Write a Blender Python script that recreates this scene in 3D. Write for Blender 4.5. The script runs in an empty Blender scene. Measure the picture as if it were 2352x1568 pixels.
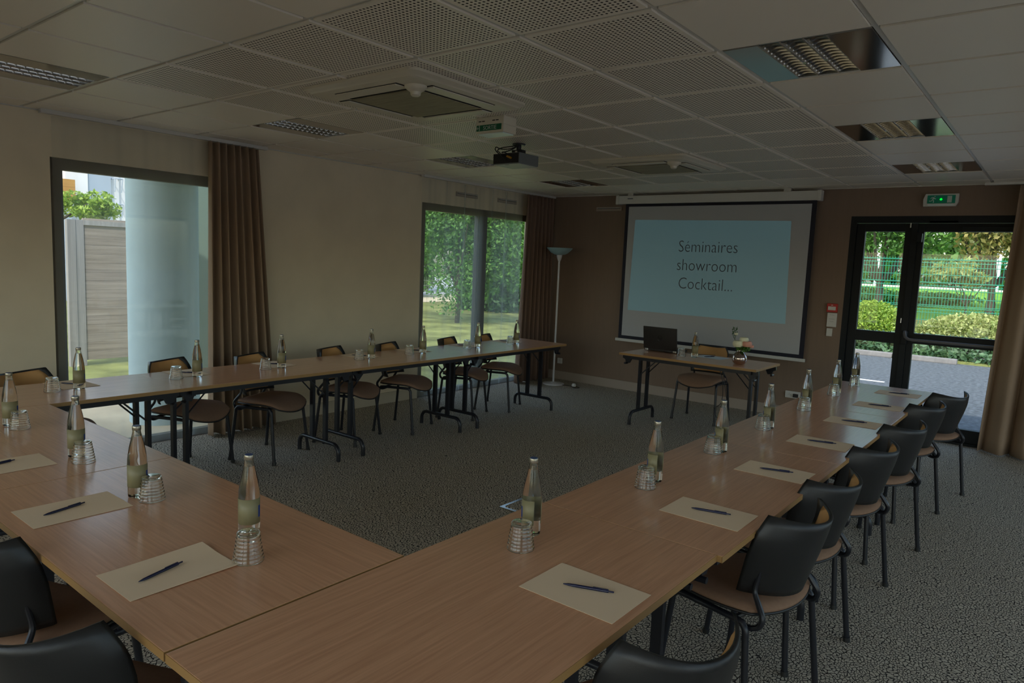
import bpy, bmesh, math, random
from mathutils import Vector, Matrix
random.seed(7)
PI = math.pi
SC = bpy.context.scene
COL = SC.collection

# ------------------------------------------------------------------ camera
cam_d = bpy.data.cameras.new('camera')
cam = bpy.data.objects.new('camera', cam_d)
COL.objects.link(cam)
R_ = Vector((0.7806668, 0.6235340, 0.0420051))
U_ = Vector((-0.1032997, 0.0624580, 0.9926873))
W_ = Vector((-0.6163508, 0.7792973, -0.1131698))
CAMP = Vector((0, 0, 1.67))
cam.matrix_world = Matrix(((R_.x, U_.x, -W_.x, 0), (R_.y, U_.y, -W_.y, 0), (R_.z, U_.z, -W_.z, 1.67), (0, 0, 0, 1)))
cam_d.sensor_width = 36
cam_d.lens = 36 * 1603.88 / 2352
cam_d.clip_start = 0.05
cam_d.clip_end = 300
SC.camera = cam
# ------------------------------------------------------------------ light
SC.view_settings.view_transform = 'Standard'
SC.view_settings.look = 'None'
SC.view_settings.gamma = 1
SC.view_settings.use_curve_mapping = False
SC.view_settings.exposure = -0.2
w = bpy.data.worlds.new('sky')
SC.world = w
w.use_nodes = True
nt = w.node_tree
bg = nt.nodes['Background']
sky = nt.nodes.new('ShaderNodeTexSky')
sky.sky_type = 'NISHITA'
sky.sun_disc = False
sky.sun_elevation = math.radians(52)
sky.sun_rotation = math.radians(170)
sky.air_density = 1.2
sky.dust_density = 2.5
nt.links.new(sky.outputs[0], bg.inputs[0])
bg.inputs[1].default_value = 0.55
SUN_FROM = Vector((0.55, -0.60, 1.0)).normalized()
sd = bpy.data.lights.new('sun', 'SUN')
sd.energy = 3.6
sd.angle = math.radians(1.0)
sd.color = (1.0, 0.94, 0.84)
so = bpy.data.objects.new('sun', sd)
so.rotation_euler = SUN_FROM.to_track_quat('Z', 'Y').to_euler()
so.location = (0, 0, 12)
COL.objects.link(so)
def portal(name, loc, rot, sx, sy):
    d = bpy.data.lights.new(name, 'AREA')
    d.shape = 'RECTANGLE'; d.size = sx; d.size_y = sy
    d.energy = 1
    d.cycles.is_portal = True
    o = bpy.data.objects.new(name, d)
    o.location = loc; o.rotation_euler = rot
    COL.objects.link(o)

# ------------------------------------------------------------------ materials
def _new(name):
    m = bpy.data.materials.new(name); m.use_nodes = True
    n = m.node_tree
    return m, n, n.nodes['Principled BSDF']
def setp(b, **k):
    for kk, v in k.items():
        b.inputs[kk.replace('_', ' ')].default_value = v
def mat(name, c, rough=0.6, metal=0.0, spec=0.5, var=0.0, vscale=8, bump=0.0, bscale=200, coat=0.0, crough=0.2, stretch=None):
    m, n, b = _new(name)
    b.inputs['Base Color'].default_value = (*c, 1)
    b.inputs['Roughness'].default_value = rough
    b.inputs['Metallic'].default_value = metal
    b.inputs['Specular IOR Level'].default_value = spec
    b.inputs['Coat Weight'].default_value = coat
    b.inputs['Coat Roughness'].default_value = crough
    if var or bump:
        tc = n.nodes.new('ShaderNodeTexCoord')
        mp = n.nodes.new('ShaderNodeMapping')
        n.links.new(tc.outputs['Object'], mp.inputs[0])
        if stretch: mp.inputs['Scale'].default_value = stretch
    if var:
        t = n.nodes.new('ShaderNodeTexNoise')
        t.inputs['Scale'].default_value = vscale
        t.inputs['Detail'].default_value = 4
        n.links.new(mp.outputs[0], t.inputs[0])
        r = n.nodes.new('ShaderNodeMapRange')
        r.inputs[1].default_value = 0.3; r.inputs[2].default_value = 0.7
        r.inputs[3].default_value = 1 - var; r.inputs[4].default_value = 1 + var
        n.links.new(t.outputs[0], r.inputs[0])
        mx = n.nodes.new('ShaderNodeVectorMath'); mx.operation = 'SCALE'
        mx.inputs[0].default_value = c
        n.links.new(r.outputs[0], mx.inputs['Scale'])
        n.links.new(mx.outputs[0], b.inputs['Base Color'])
    if bump:
        t = n.nodes.new('ShaderNodeTexNoise')
        t.inputs['Scale'].default_value = bscale
        n.links.new(mp.outputs[0], t.inputs[0])
        bp = n.nodes.new('ShaderNodeBump')
        bp.inputs['Strength'].default_value = bump
        bp.inputs['Distance'].default_value = 0.002
        n.links.new(t.outputs[0], bp.inputs['Height'])
        n.links.new(bp.outputs[0], b.inputs['Normal'])
    return m
def emit(name, c, s, base=(0, 0, 0)):
    m, n, b = _new(name)
    b.inputs['Base Color'].default_value = (*base, 1)
    b.inputs['Emission Color'].default_value = (*c, 1)
    b.inputs['Emission Strength'].default_value = s
    b.inputs['Roughness'].default_value = 0.6
    return m
def math_(n, op, a, bb=None, clamp=False):
    q = n.nodes.new('ShaderNodeMath'); q.operation = op; q.use_clamp = clamp
    for i, v in enumerate((a, bb)):
        if v is None: continue
        if isinstance(v, (int, float)): q.inputs[i].default_value = v
        else: n.links.new(v, q.inputs[i])
    return q.outputs[0]
def mixc(n, fac, a, b):
    q = n.nodes.new('ShaderNodeMix'); q.data_type = 'RGBA'
    n.links.new(fac, q.inputs[0])
    for i, v in ((6, a), (7, b)):
        if isinstance(v, tuple): q.inputs[i].default_value = (*v, 1)
        else: n.links.new(v, q.inputs[i])
    return q.outputs[2]

def carpet():
    m, n, b = _new('carpet_fabric')
    tc = n.nodes.new('ShaderNodeTexCoord')
    no = n.nodes.new('ShaderNodeTexNoise'); no.inputs['Scale'].default_value = 9; no.inputs['Detail'].default_value = 2
    n.links.new(tc.outputs['Object'], no.inputs[0])
    mul = n.nodes.new('ShaderNodeVectorMath'); mul.operation = 'MULTIPLY_ADD'
    n.links.new(no.outputs['Color'], mul.inputs[0]); mul.inputs[1].default_value = (0.08, 0.08, 0)
    n.links.new(tc.outputs['Object'], mul.inputs[2])
    mp = n.nodes.new('ShaderNodeMapping'); mp.inputs['Rotation'].default_value = (0, 0, 0.5)
    mp.inputs['Scale'].default_value = (1, 0.62, 1)
    n.links.new(mul.outputs[0], mp.inputs[0])
    v = n.nodes.new('ShaderNodeTexVoronoi'); v.feature = 'DISTANCE_TO_EDGE'; v.inputs['Scale'].default_value = 74
    v.voronoi_dimensions = '2D'
    n.links.new(mp.outputs[0], v.inputs[0])
    n2 = n.nodes.new('ShaderNodeTexNoise'); n2.inputs['Scale'].default_value = 90; n2.inputs['Detail'].default_value = 1
    n.links.new(tc.outputs['Object'], n2.inputs[0])
    th = math_(n, 'MULTIPLY', n2.outputs[0], 0.34)
    th = math_(n, 'SUBTRACT', th, 0.065)
    d = math_(n, 'SUBTRACT', v.outputs['Distance'], th)
    f = math_(n, 'MULTIPLY', d, 14, False)
    f = math_(n, 'ADD', f, 0.45, True)
    n3 = n.nodes.new('ShaderNodeTexNoise'); n3.inputs['Scale'].default_value = 400
    n.links.new(tc.outputs['Object'], n3.inputs[0])
    light = mixc(n, n3.outputs[0], (0.46, 0.40, 0.30), (0.70, 0.62, 0.49))
    c = mixc(n, f, (0.035, 0.03, 0.027), light)
    n.links.new(c, b.inputs['Base Color'])
    b.inputs['Roughness'].default_value = 0.95
    b.inputs['Specular IOR Level'].default_value = 0.15
    bp = n.nodes.new('ShaderNodeBump'); bp.inputs['Strength'].default_value = 0.5; bp.inputs['Distance'].default_value = 0.003
    n.links.new(f, bp.inputs['Height']); n.links.new(bp.outputs[0], b.inputs['Normal'])
    return m
def wood(name, c1, c2, rough=0.33, axis=0, sc=1.0, coat=0.25):
    m, n, b = _new(name)
    tc = n.nodes.new('ShaderNodeTexCoord')
    oi = n.nodes.new('ShaderNodeObjectInfo')
    off = n.nodes.new('ShaderNodeVectorMath'); off.operation = 'ADD'
    mm = math_(n, 'MULTIPLY', oi.outputs['Random'], 17.0)
    n.links.new(tc.outputs['Object'], off.inputs[0]); n.links.new(mm, off.inputs[1])
    mp = n.nodes.new('ShaderNodeMapping')
    s = [60 * sc, 60 * sc, 60 * sc]; s[axis] = 2.2 * sc
    mp.inputs['Scale'].default_value = s
    n.links.new(off.outputs[0], mp.inputs[0])
    t = n.nodes.new('ShaderNodeTexNoise'); t.inputs['Scale'].default_value = 1.6; t.inputs['Detail'].default_value = 6
    t.inputs['Roughness'].default_value = 0.65
    n.links.new(mp.outputs[0], t.inputs[0])
    f = math_(n, 'MULTIPLY', math_(n, 'SUBTRACT', t.outputs[0], 0.35), 3.2, True)
    c = mixc(n, f, c1, c2)
    n.links.new(c, b.inputs['Base Color'])
    b.inputs['Roughness'].default_value = rough
    b.inputs['Coat Weight'].default_value = coat; b.inputs['Coat Roughness'].default_value = 0.16
    bp = n.nodes.new('ShaderNodeBump'); bp.inputs['Strength'].default_value = 0.10; bp.inputs['Distance'].default_value = 0.001
    n.links.new(f, bp.inputs['Height']); n.links.new(bp.outputs[0], b.inputs['Normal'])
    return m
def ceiling_mat(perf):
    m, n, b = _new('perforated_tile' if perf else 'plain_ceiling_tile')
    b.inputs['Roughness'].default_value = 0.42
    b.inputs['Specular IOR Level'].default_value = 0.55
    base = (0.88, 0.80, 0.69)
    b.inputs['Base Color'].default_value = (*base, 1)
    if perf:
        tc = n.nodes.new('ShaderNodeTexCoord')
        sx = n.nodes.new('ShaderNodeSeparateXYZ'); n.links.new(tc.outputs['Object'], sx.inputs[0])
        res = []; inm = []
        for i, (o0, cell, np_) in enumerate(((-0.69, 0.625, 26), (1.80, 0.62, 26))):
            a = math_(n, 'SUBTRACT', sx.outputs[i], o0)
            a = math_(n, 'DIVIDE', a, cell)
            a = math_(n, 'FLOORED_MODULO', a, 1.0) if False else math_(n, 'SUBTRACT', a, math_(n, 'FLOOR', a))
            a = math_(n, 'SUBTRACT', a, 0.5)          # -0.5..0.5 within the tile
            ab = math_(n, 'ABSOLUTE', a)
            inm.append(math_(n, 'LESS_THAN', ab, 0.448))
            q = math_(n, 'MULTIPLY', a, np_ / 0.896)
            q = math_(n, 'SUBTRACT', math_(n, 'SUBTRACT', q, math_(n, 'FLOOR', q)), 0.5)
            res.append(q)
        r2 = math_(n, 'ADD', math_(n, 'MULTIPLY', res[0], res[0]), math_(n, 'MULTIPLY', res[1], res[1]))
        hole = math_(n, 'LESS_THAN', r2, 0.26 ** 2)
        hole = math_(n, 'MULTIPLY', hole, math_(n, 'MULTIPLY', inm[0], inm[1]))
        c = mixc(n, hole, base, (0.035, 0.03, 0.025))
        n.links.new(c, b.inputs['Base Color'])
        rr = math_(n, 'ADD', math_(n, 'MULTIPLY', hole, 0.4), 0.42)
        n.links.new(rr, b.inputs['Roughness'])
        n.links.new(math_(n, 'SUBTRACT', 0.5, math_(n, 'MULTIPLY', hole, 0.45)), b.inputs['Specular IOR Level'])
    return m
def pane_mat():
    m, n, b = _new('window_glass')
    out = n.nodes['Material Output']
    tr = n.nodes.new('ShaderNodeBsdfTransparent'); tr.inputs[0].default_value = (0.93, 0.96, 0.95, 1)
    gl = n.nodes.new('ShaderNodeBsdfGlossy'); gl.inputs['Roughness'].default_value = 0.01
    lw = n.nodes.new('ShaderNodeLayerWeight'); lw.inputs[0].default_value = 0.5
    fac = math_(n, 'ADD', math_(n, 'MULTIPLY', math_(n, 'POWER', lw.outputs['Facing'], 5.0), 0.95), 0.04)
    mx = n.nodes.new('ShaderNodeMixShader')
    n.links.new(fac, mx.inputs[0]); n.links.new(tr.outputs[0], mx.inputs[1]); n.links.new(gl.outputs[0], mx.inputs[2])
    n.links.new(mx.outputs[0], out.inputs[0])
    return m
def sheer_mat():
    m, n, b = _new('sheer_voile')
    out = n.nodes['Material Output']
    tr = n.nodes.new('ShaderNodeBsdfTransparent')
    df = n.nodes.new('ShaderNodeBsdfDiffuse'); df.inputs[0].default_value = (0.62, 0.66, 0.64, 1)
    tl = n.nodes.new('ShaderNodeBsdfTranslucent'); tl.inputs[0].default_value = (0.60, 0.68, 0.66, 1)
    m1 = n.nodes.new('ShaderNodeMixShader'); m1.inputs[0].default_value = 0.6
    n.links.new(df.outputs[0], m1.inputs[1]); n.links.new(tl.outputs[0], m1.inputs[2])
    lw = n.nodes.new('ShaderNodeLayerWeight'); lw.inputs[0].default_value = 0.35
    f = math_(n, 'ADD', math_(n, 'MULTIPLY', lw.outputs['Facing'], 0.46), 0.14, True)
    m2 = n.nodes.new('ShaderNodeMixShader')
    n.links.new(f, m2.inputs[0]); n.links.new(tr.outputs[0], m2.inputs[1]); n.links.new(m1.outputs[0], m2.inputs[2])
    n.links.new(m2.outputs[0], out.inputs[0])
    return m
def glass_mat(name, ior, col):
    m, n, b = _new(name)
    b.inputs['Base Color'].default_value = (*col, 1)
    b.inputs['Transmission Weight'].default_value = 1.0
    b.inputs['Roughness'].default_value = 0.0
    b.inputs['IOR'].default_value = ior
    return m
def leaf_mat(name, c1, c2, trans=0.35):
    m, n, b = _new(name)
    out = n.nodes['Material Output']
    g = n.nodes.new('ShaderNodeNewGeometry')
    c = mixc(n, g.outputs['Random Per Island'], c1, c2)
    n.links.new(c, b.inputs['Base Color']); b.inputs['Roughness'].default_value = 0.5
    tl = n.nodes.new('ShaderNodeBsdfTranslucent'); n.links.new(c, tl.inputs[0])
    mx = n.nodes.new('ShaderNodeMixShader'); mx.inputs[0].default_value = trans
    n.links.new(b.outputs[0], mx.inputs[1]); n.links.new(tl.outputs[0], mx.inputs[2])
    n.links.new(mx.outputs[0], out.inputs[0])
    return m

M = {}
M['carpet'] = carpet()
M['wall_cream'] = mat('cream_wall_covering', (0.78, 0.67, 0.49), 0.85, var=0.04, vscale=3, bump=0.25, bscale=260, spec=0.3)
M['wall_brown'] = mat('brown_wall_covering', (0.235, 0.165, 0.118), 0.8, var=0.03, vscale=40, bump=0.3, bscale=260, stretch=(1, 1, 0.08), spec=0.35)
M['plinth'] = mat('beige_baseboard', (0.38, 0.31, 0.25), 0.6)
M['plinth_c'] = mat('cream_baseboard', (0.55, 0.47, 0.34), 0.6)
M['tile'] = ceiling_mat(False); M['perf'] = ceiling_mat(True)
M['tbar'] = mat('painted_t_bar', (0.62, 0.60, 0.56), 0.3, spec=0.6)
M['wood'] = wood('beech_laminate', (0.63, 0.32, 0.175), (0.78, 0.425, 0.24), rough=0.30, coat=0.55)
M['edge'] = mat('table_edge_band', (0.36, 0.20, 0.07), 0.4)
M['steel_black'] = mat('black_powder_coated_steel', (0.012, 0.013, 0.018), 0.35)
M['plastic_black'] = mat('black_chair_plastic', (0.016, 0.016, 0.016), 0.42, bump=0.15, bscale=700)
M['fabric_brown'] = mat('brown_seat_fabric', (0.27, 0.16, 0.10), 0.9, spec=0.2, bump=0.3, bscale=900, var=0.05, vscale=60)
M['fabric_tan'] = mat('tan_back_fabric', (0.60, 0.33, 0.13), 0.85, spec=0.2, bump=0.3, bscale=900)
M['anthracite'] = mat('anthracite_aluminium', (0.008, 0.011, 0.014), 0.5, spec=0.25)
M['bronze'] = mat('bronze_window_frame', (0.115, 0.088, 0.055), 0.5)
M['grey_frame'] = mat('grey_window_mullion', (0.11, 0.105, 0.11), 0.45)
M['pane'] = pane_mat()
M['sheer'] = sheer_mat()
M['drape'] = mat('taupe_drape_fabric', (0.32, 0.225, 0.15), 0.85, spec=0.25, bump=0.3, bscale=800)
M['drape2'] = mat('brown_drape_fabric', (0.21, 0.135, 0.10), 0.85, spec=0.25, bump=0.3, bscale=800)
M['paper'] = mat('cream_paper', (0.92, 0.71, 0.48), 0.7, spec=0.3)
M['paper_white'] = mat('white_paper', (0.72, 0.78, 0.82), 0.7, spec=0.3)
M['pen'] = mat('navy_pen_plastic', (0.012, 0.014, 0.05), 0.25)
M['chrome'] = mat('chrome', (0.75, 0.72, 0.68), 0.08, metal=1)
M['mirror_al'] = mat('mirror_aluminium', (0.50, 0.49, 0.47), 0.12, metal=1)
M['satin_al'] = mat('satin_aluminium', (0.55, 0.56, 0.55), 0.22, metal=1)
M['glass'] = glass_mat('bottle_glass', 1.36, (0.93, 0.94, 0.88))
M['tumbler'] = glass_mat('tumbler_glass', 1.45, (0.98, 0.98, 0.96))
M['label'] = mat('pale_bottle_label', (0.25, 0.22, 0.115), 0.5)
M['blue'] = mat('blue_label_stripe', (0.01, 0.05, 0.25), 0.4)
M['cap'] = mat('silver_bottle_cap', (0.42, 0.38, 0.30), 0.3, metal=0.8)
M['cap_blue'] = mat('blue_cap_top', (0.02, 0.06, 0.20), 0.35)
M['white_plastic'] = mat('white_plastic', (0.62, 0.60, 0.56), 0.4)
M['white_metal'] = mat('white_painted_metal', (0.62, 0.60, 0.60), 0.4)
M['ac_white'] = mat('off_white_casing', (0.66, 0.60, 0.48), 0.4)
M['ac_grille'] = mat('fine_air_grille', (0.30, 0.26, 0.165), 0.6, var=0.35, vscale=6, stretch=(1, 60, 1))
M['dark'] = mat('dark_gap', (0.01, 0.01, 0.01), 0.8)
M['screen'] = mat('matt_screen_fabric', (0.46, 0.46, 0.47), 0.85, spec=0.2)
M['screen_black'] = mat('black_screen_border', (0.008, 0.008, 0.02), 0.7)
M['slide'] = emit('painted_slide_glow', (0.045, 0.105, 0.125), 0.42, base=(0.27, 0.37, 0.39))  # projector light put into a teal colour and weak glow
M['slide_text'] = mat('slide_lettering', (0.10, 0.11, 0.13), 0.8)
M['laptop'] = mat('matt_black_laptop', (0.022, 0.02, 0.02), 0.4)
M['laptop_logo'] = mat('dark_logo', (0.05, 0.05, 0.05), 0.15, metal=0.6)
M['green_sign'] = mat('green_exit_sign', (0.0, 0.12, 0.05), 0.4)
M['green_led'] = emit('green_led', (0.0, 1.0, 0.03), 2.0)
M['green_glow'] = emit('lit_green_sign', (0.0, 0.10, 0.05), 0.22, base=(0.0, 0.07, 0.05))
M['sign_white'] = mat('sign_white', (0.55, 0.60, 0.56), 0.5)
M['diffuser'] = mat('milky_diffuser', (0.70, 0.80, 0.78), 0.3)
M['red'] = mat('red_alarm_plastic', (0.45, 0.012, 0.01), 0.4)
M['lamp_glass'] = mat('frosted_lamp_bowl', (0.30, 0.44, 0.46), 0.4)
M['cable'] = mat('black_cable', (0.01, 0.01, 0.012), 0.5)
M['orange'] = mat('yellow_connector', (0.45, 0.22, 0.01), 0.4)
M['proj_grey'] = mat('grey_projector_casing', (0.14, 0.15, 0.15), 0.4)
M['proj_bottom'] = mat('pale_projector_base', (0.42, 0.43, 0.41), 0.4)
M['grass'] = mat('mown_grass', (0.19, 0.205, 0.07), 0.9, var=0.45, vscale=1.6, spec=0.1, bump=0.5, bscale=30)
M['grass_bright'] = mat('bright_grass', (0.16, 0.34, 0.05), 0.9, var=0.3, vscale=2, spec=0.1)
M['gravel_bright'] = mat('pale_gravel', (0.75, 0.70, 0.58), 0.95)
M['grass_dry'] = mat('dry_grass', (0.30, 0.34, 0.10), 0.9, var=0.35, vscale=2, spec=0.1)
M['patio'] = mat('beige_patio', (0.50, 0.42, 0.28), 0.9, var=0.15, vscale=2)
M['asphalt'] = mat('grey_asphalt', (0.095, 0.105, 0.115), 0.85, var=0.5, vscale=16, bump=0.5, bscale=90)
M['road_pale'] = mat('pale_road', (0.42, 0.42, 0.44), 0.9)
M['gravel'] = mat('sandy_verge', (0.62, 0.52, 0.36), 0.95, var=0.15, vscale=6)
M['kerb'] = mat('concrete_kerb', (0.24, 0.225, 0.215), 0.8, var=0.12, vscale=8)
M['white_paint'] = mat('white_road_paint', (0.8, 0.8, 0.8), 0.6)
M['concrete'] = mat('pale_painted_concrete', (0.36, 0.48, 0.53), 0.8, var=0.03, vscale=5)
M['green_wall'] = mat('grey_green_render', (0.20, 0.27, 0.22), 0.8)
M['fence_wood'] = wood('weathered_fence_wood', (0.20, 0.155, 0.125), (0.34, 0.28, 0.23), 0.8, axis=1, sc=0.25, coat=0)
M['fence_post'] = wood('weathered_post_wood', (0.24, 0.225, 0.215), (0.33, 0.31, 0.30), 0.8, axis=2, sc=0.25, coat=0)
M['orange_wood'] = wood('orange_cladding', (0.42, 0.20, 0.05), (0.58, 0.30, 0.08), 0.7, axis=1, sc=0.2, coat=0)
M['bld_white'] = mat('white_render', (0.85, 0.82, 0.84), 0.8)
M['bld_grey'] = mat('grey_blue_render', (0.42, 0.48, 0.58), 0.8)
M['green_wire'] = mat('green_fence_wire', (0.02, 0.26, 0.16), 0.5)
M['grey_wire'] = mat('grey_fence_wire', (0.20, 0.22, 0.18), 0.5)
M['bark'] = mat('tree_bark', (0.06, 0.05, 0.035), 0.9, var=0.2, vscale=20)
M['leafA'] = leaf_mat('mid_green_leaves', (0.035, 0.13, 0.02), (0.16, 0.34, 0.06))
M['leafB'] = leaf_mat('yellow_green_leaves', (0.13, 0.26, 0.02), (0.42, 0.55, 0.08))
M['leafC'] = leaf_mat('dark_green_leaves', (0.02, 0.07, 0.02), (0.08, 0.18, 0.05))
M['leafD'] = leaf_mat('coppery_leaves', (0.12, 0.16, 0.04), (0.42, 0.34, 0.10))
M['leafE'] = leaf_mat('juniper_needles', (0.04, 0.10, 0.04), (0.13, 0.24, 0.10), 0.15)
M['leafF'] = leaf_mat('dry_hedge_leaves', (0.22, 0.30, 0.06), (0.60, 0.62, 0.25))
M['petal_white'] = mat('cream_petals', (0.75, 0.72, 0.50), 0.6)
M['petal_pink'] = mat('pink_petals', (0.70, 0.33, 0.24), 0.6)
M['stem'] = mat('green_stems', (0.03, 0.09, 0.02), 0.6)
M['silver'] = mat('silvered_glass_vase', (0.50, 0.42, 0.38), 0.05, metal=1)

# ------------------------------------------------------------------ mesh helpers
class MB:
    def __init__(s): s.bm = bmesh.new()
    def box(s, x0, x1, y0, y1, z0, z1, mtx=None, bev=0):
        r = bmesh.ops.create_cube(s.bm, size=1)
        vs = r['verts']
        for v in vs:
            v.co = Vector((x0 + (v.co.x + .5) * (x1 - x0), y0 + (v.co.y + .5) * (y1 - y0), z0 + (v.co.z + .5) * (z1 - z0)))
        if bev:
            es = list({e for v in vs for e in v.link_edges})
            rr = bmesh.ops.bevel(s.bm, geom=es, offset=bev, segments=2, affect='EDGES', profile=0.7)
            vs = list({v for f in rr['faces'] for v in f.verts} | {v for v in vs if v.is_valid})
        if mtx: bmesh.ops.transform(s.bm, matrix=mtx, verts=[v for v in vs if v.is_valid])
        return s
    def tube(s, pts, r, n=10, closed=False, cap=True):
        pts = [Vector(p) for p in pts]
        m = len(pts)
        rs = r if isinstance(r, (list, tuple)) else [r] * m
        rings = []
        prev = None
        for i, p in enumerate(pts):
            if closed: t = pts[(i + 1) % m] - pts[i - 1]
            elif i == 0: t = pts[1] - p
            elif i == m - 1: t = p - pts[-2]
            else: t = (pts[i + 1] - p).normalized() + (p - pts[i - 1]).normalized()
            t.normalize()
            if prev is None:
                a = Vector((0, 0, 1)) if abs(t.z) < 0.9 else Vector((1, 0, 0))
                a = (a - t * a.dot(t)).normalized()
            else:
                a = (prev - t * prev.dot(t)).normalized()
            prev = a
            b = t.cross(a)
            rings.append([s.bm.verts.new(p + (a * math.cos(2 * PI * k / n) + b * math.sin(2 * PI * k / n)) * rs[i]) for k in range(n)])
        L = m if closed else m - 1
        for i in range(L):
            A, B = rings[i], rings[(i + 1) % m]
            for k in range(n):
                s.bm.faces.new((A[k], A[(k + 1) % n], B[(k + 1) % n], B[k]))
        if cap and not closed:
            s.bm.faces.new(rings[0][::-1]); s.bm.faces.new(rings[-1])
        return s
    def lathe(s, prof, n=24, cap0=True, cap1=True, c=(0, 0, 0), flip=False):
        c = Vector(c); rings = []
        for r, z in prof:
            rings.append([s.bm.verts.new(c + Vector((r * math.cos(2 * PI * k / n), r * math.sin(2 * PI * k / n), z))) for k in range(n)])
        for A, B in zip(rings, rings[1:]):
            for k in range(n):
                f = (A[k], A[(k + 1) % n], B[(k + 1) % n], B[k])
                s.bm.faces.new(f[::-1] if flip else f)
        if cap0: s.bm.faces.new(rings[0] if flip else rings[0][::-1])
        if cap1: s.bm.faces.new(rings[-1][::-1] if flip else rings[-1])
        return s
    def grid(s, f, nu, nv, th=None):
        P = [[s.bm.verts.new(f(u / nu, v / nv)) for v in range(nv + 1)] for u in range(nu + 1)]
        for u in range(nu):
            for v in range(nv):
                s.bm.faces.new((P[u][v], P[u + 1][v], P[u + 1][v + 1], P[u][v + 1]))
        return P
    def slab(s, f, g, nu, nv):
        """closed slab between surface f (top) and g (bottom)"""
        A = [[s.bm.verts.new(f(u / nu, v / nv)) for v in range(nv + 1)] for u in range(nu + 1)]
        B = [[s.bm.verts.new(g(u / nu, v / nv)) for v in range(nv + 1)] for u in range(nu + 1)]
        for u in range(nu):
            for v in range(nv):
                s.bm.faces.new((A[u][v], A[u + 1][v], A[u + 1][v + 1], A[u][v + 1]))
                s.bm.faces.new((B[u][v + 1], B[u + 1][v + 1], B[u + 1][v], B[u][v]))
        for u in range(nu):
            s.bm.faces.new((A[u + 1][0], A[u][0], B[u][0], B[u + 1][0]))
            s.bm.faces.new((A[u][nv], A[u + 1][nv], B[u + 1][nv], B[u][nv]))
        for v in range(nv):
            s.bm.faces.new((A[0][v], A[0][v + 1], B[0][v + 1], B[0][v]))
            s.bm.faces.new((A[nu][v + 1], A[nu][v], B[nu][v], B[nu][v + 1]))
        return s
    def prism(s, poly, axis, a, b):
        """poly: 2D points; extruded along axis ('x','y','z') from a to b"""
        def P(p, t):
            if axis == 'x': return Vector((t, p[0], p[1]))
            if axis == 'y': return Vector((p[0], t, p[1]))
            return Vector((p[0], p[1], t))
        A = [s.bm.verts.new(P(p, a)) for p in poly]; B = [s.bm.verts.new(P(p, b)) for p in poly]
        n = len(poly)
        s.bm.faces.new(A[::-1]); s.bm.faces.new(B)
        for i in range(n): s.bm.faces.new((A[i], A[(i + 1) % n], B[(i + 1) % n], B[i]))
        return s
    def build(s, name, m, parent=None, smooth=False, recalc=True, loc=None, rotz=0):
        if recalc: bmesh.ops.recalc_face_normals(s.bm, faces=s.bm.faces)
        me = bpy.data.meshes.new(name); s.bm.to_mesh(me); s.bm.free()
        for mm in (m if isinstance(m, (list, tuple)) else [m]): me.materials.append(mm)
        if smooth:
            for p in me.polygons: p.use_smooth = True
            if smooth != 'all':
                try: me.set_sharp_from_angle(angle=math.radians(38))
                except Exception: pass
        o = bpy.data.objects.new(name, me); COL.objects.link(o)
        if parent: o.parent = parent
        if loc: o.location = loc
        o.rotation_euler.z = rotz
        return o
def tag(o, label=None, cat=None, group=None, kind=None):
    if label: o['label'] = label
    if cat: o['category'] = cat
    if group: o['group'] = group
    if kind: o['kind'] = kind
    return o
def thing(name, label, cat, loc=(0, 0, 0), rotz=0, group=None, kind=None):
    o = bpy.data.objects.new(name, None); COL.objects.link(o)
    o.empty_display_size = 0.1
    o.location = loc; o.rotation_euler = (0, 0, rotz)
    return tag(o, label, cat, group, kind)
def dup(root, loc, rotz, label, group=None):
    r = root.copy(); COL.objects.link(r); r.location = loc; r.rotation_euler = (0, 0, rotz)
    r['label'] = label
    if group: r['group'] = group
    for ch in list(root.children):
        c = ch.copy(); COL.objects.link(c); c.parent = r
        for g in list(ch.children):
            d = g.copy(); COL.objects.link(d); d.parent = c
    return r
def arc(c, r, a0, a1, n, plane='xz'):
    out = []
    for i in range(n + 1):
        a = a0 + (a1 - a0) * i / n
        u, v = r * math.cos(a), r * math.sin(a)
        if plane == 'xz': out.append(Vector((c[0] + u, c[1], c[2] + v)))
        elif plane == 'yz': out.append(Vector((c[0], c[1] + u, c[2] + v)))
        else: out.append(Vector((c[0] + u, c[1] + v, c[2])))
    return out
def smooth_path(pts, n=6):
    pts = [Vector(p) for p in pts]; out = []
    P = [pts[0]] + pts + [pts[-1]]
    for i in range(1, len(P) - 2):
        a, b, c, d = P[i - 1], P[i], P[i + 1], P[i + 2]
        for k in range(n):
            t = k / n
            out.append(0.5 * ((2 * b) + (c - a) * t + (2 * a - 5 * b + 4 * c - d) * t * t + (3 * b - a - 3 * c + d) * t ** 3))
    out.append(pts[-1]); return out
def text_mesh(body, size, mtx, m, name, parent, ext=0.0005, offset=0.0, align='CENTER', sx=1.0):
    cu = bpy.data.curves.new(name, 'FONT'); cu.body = body; cu.size = size; cu.extrude = ext
    cu.align_x = align; cu.offset = offset; cu.resolution_u = 3
    tmp = bpy.data.objects.new('tmp_text', cu); COL.objects.link(tmp)
    bpy.context.view_layer.update()
    me = bpy.data.meshes.new_from_object(tmp.evaluated_get(bpy.context.evaluated_depsgraph_get()))
    bpy.data.objects.remove(tmp); bpy.data.curves.remove(cu)
    me.transform(Matrix.Diagonal((sx, 1, 1, 1))); me.transform(mtx)
    me.materials.clear(); me.materials.append(m)
    me.name = name
    o = bpy.data.objects.new(name, me); COL.objects.link(o)
    if parent: o.parent = parent
    return o

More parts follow.
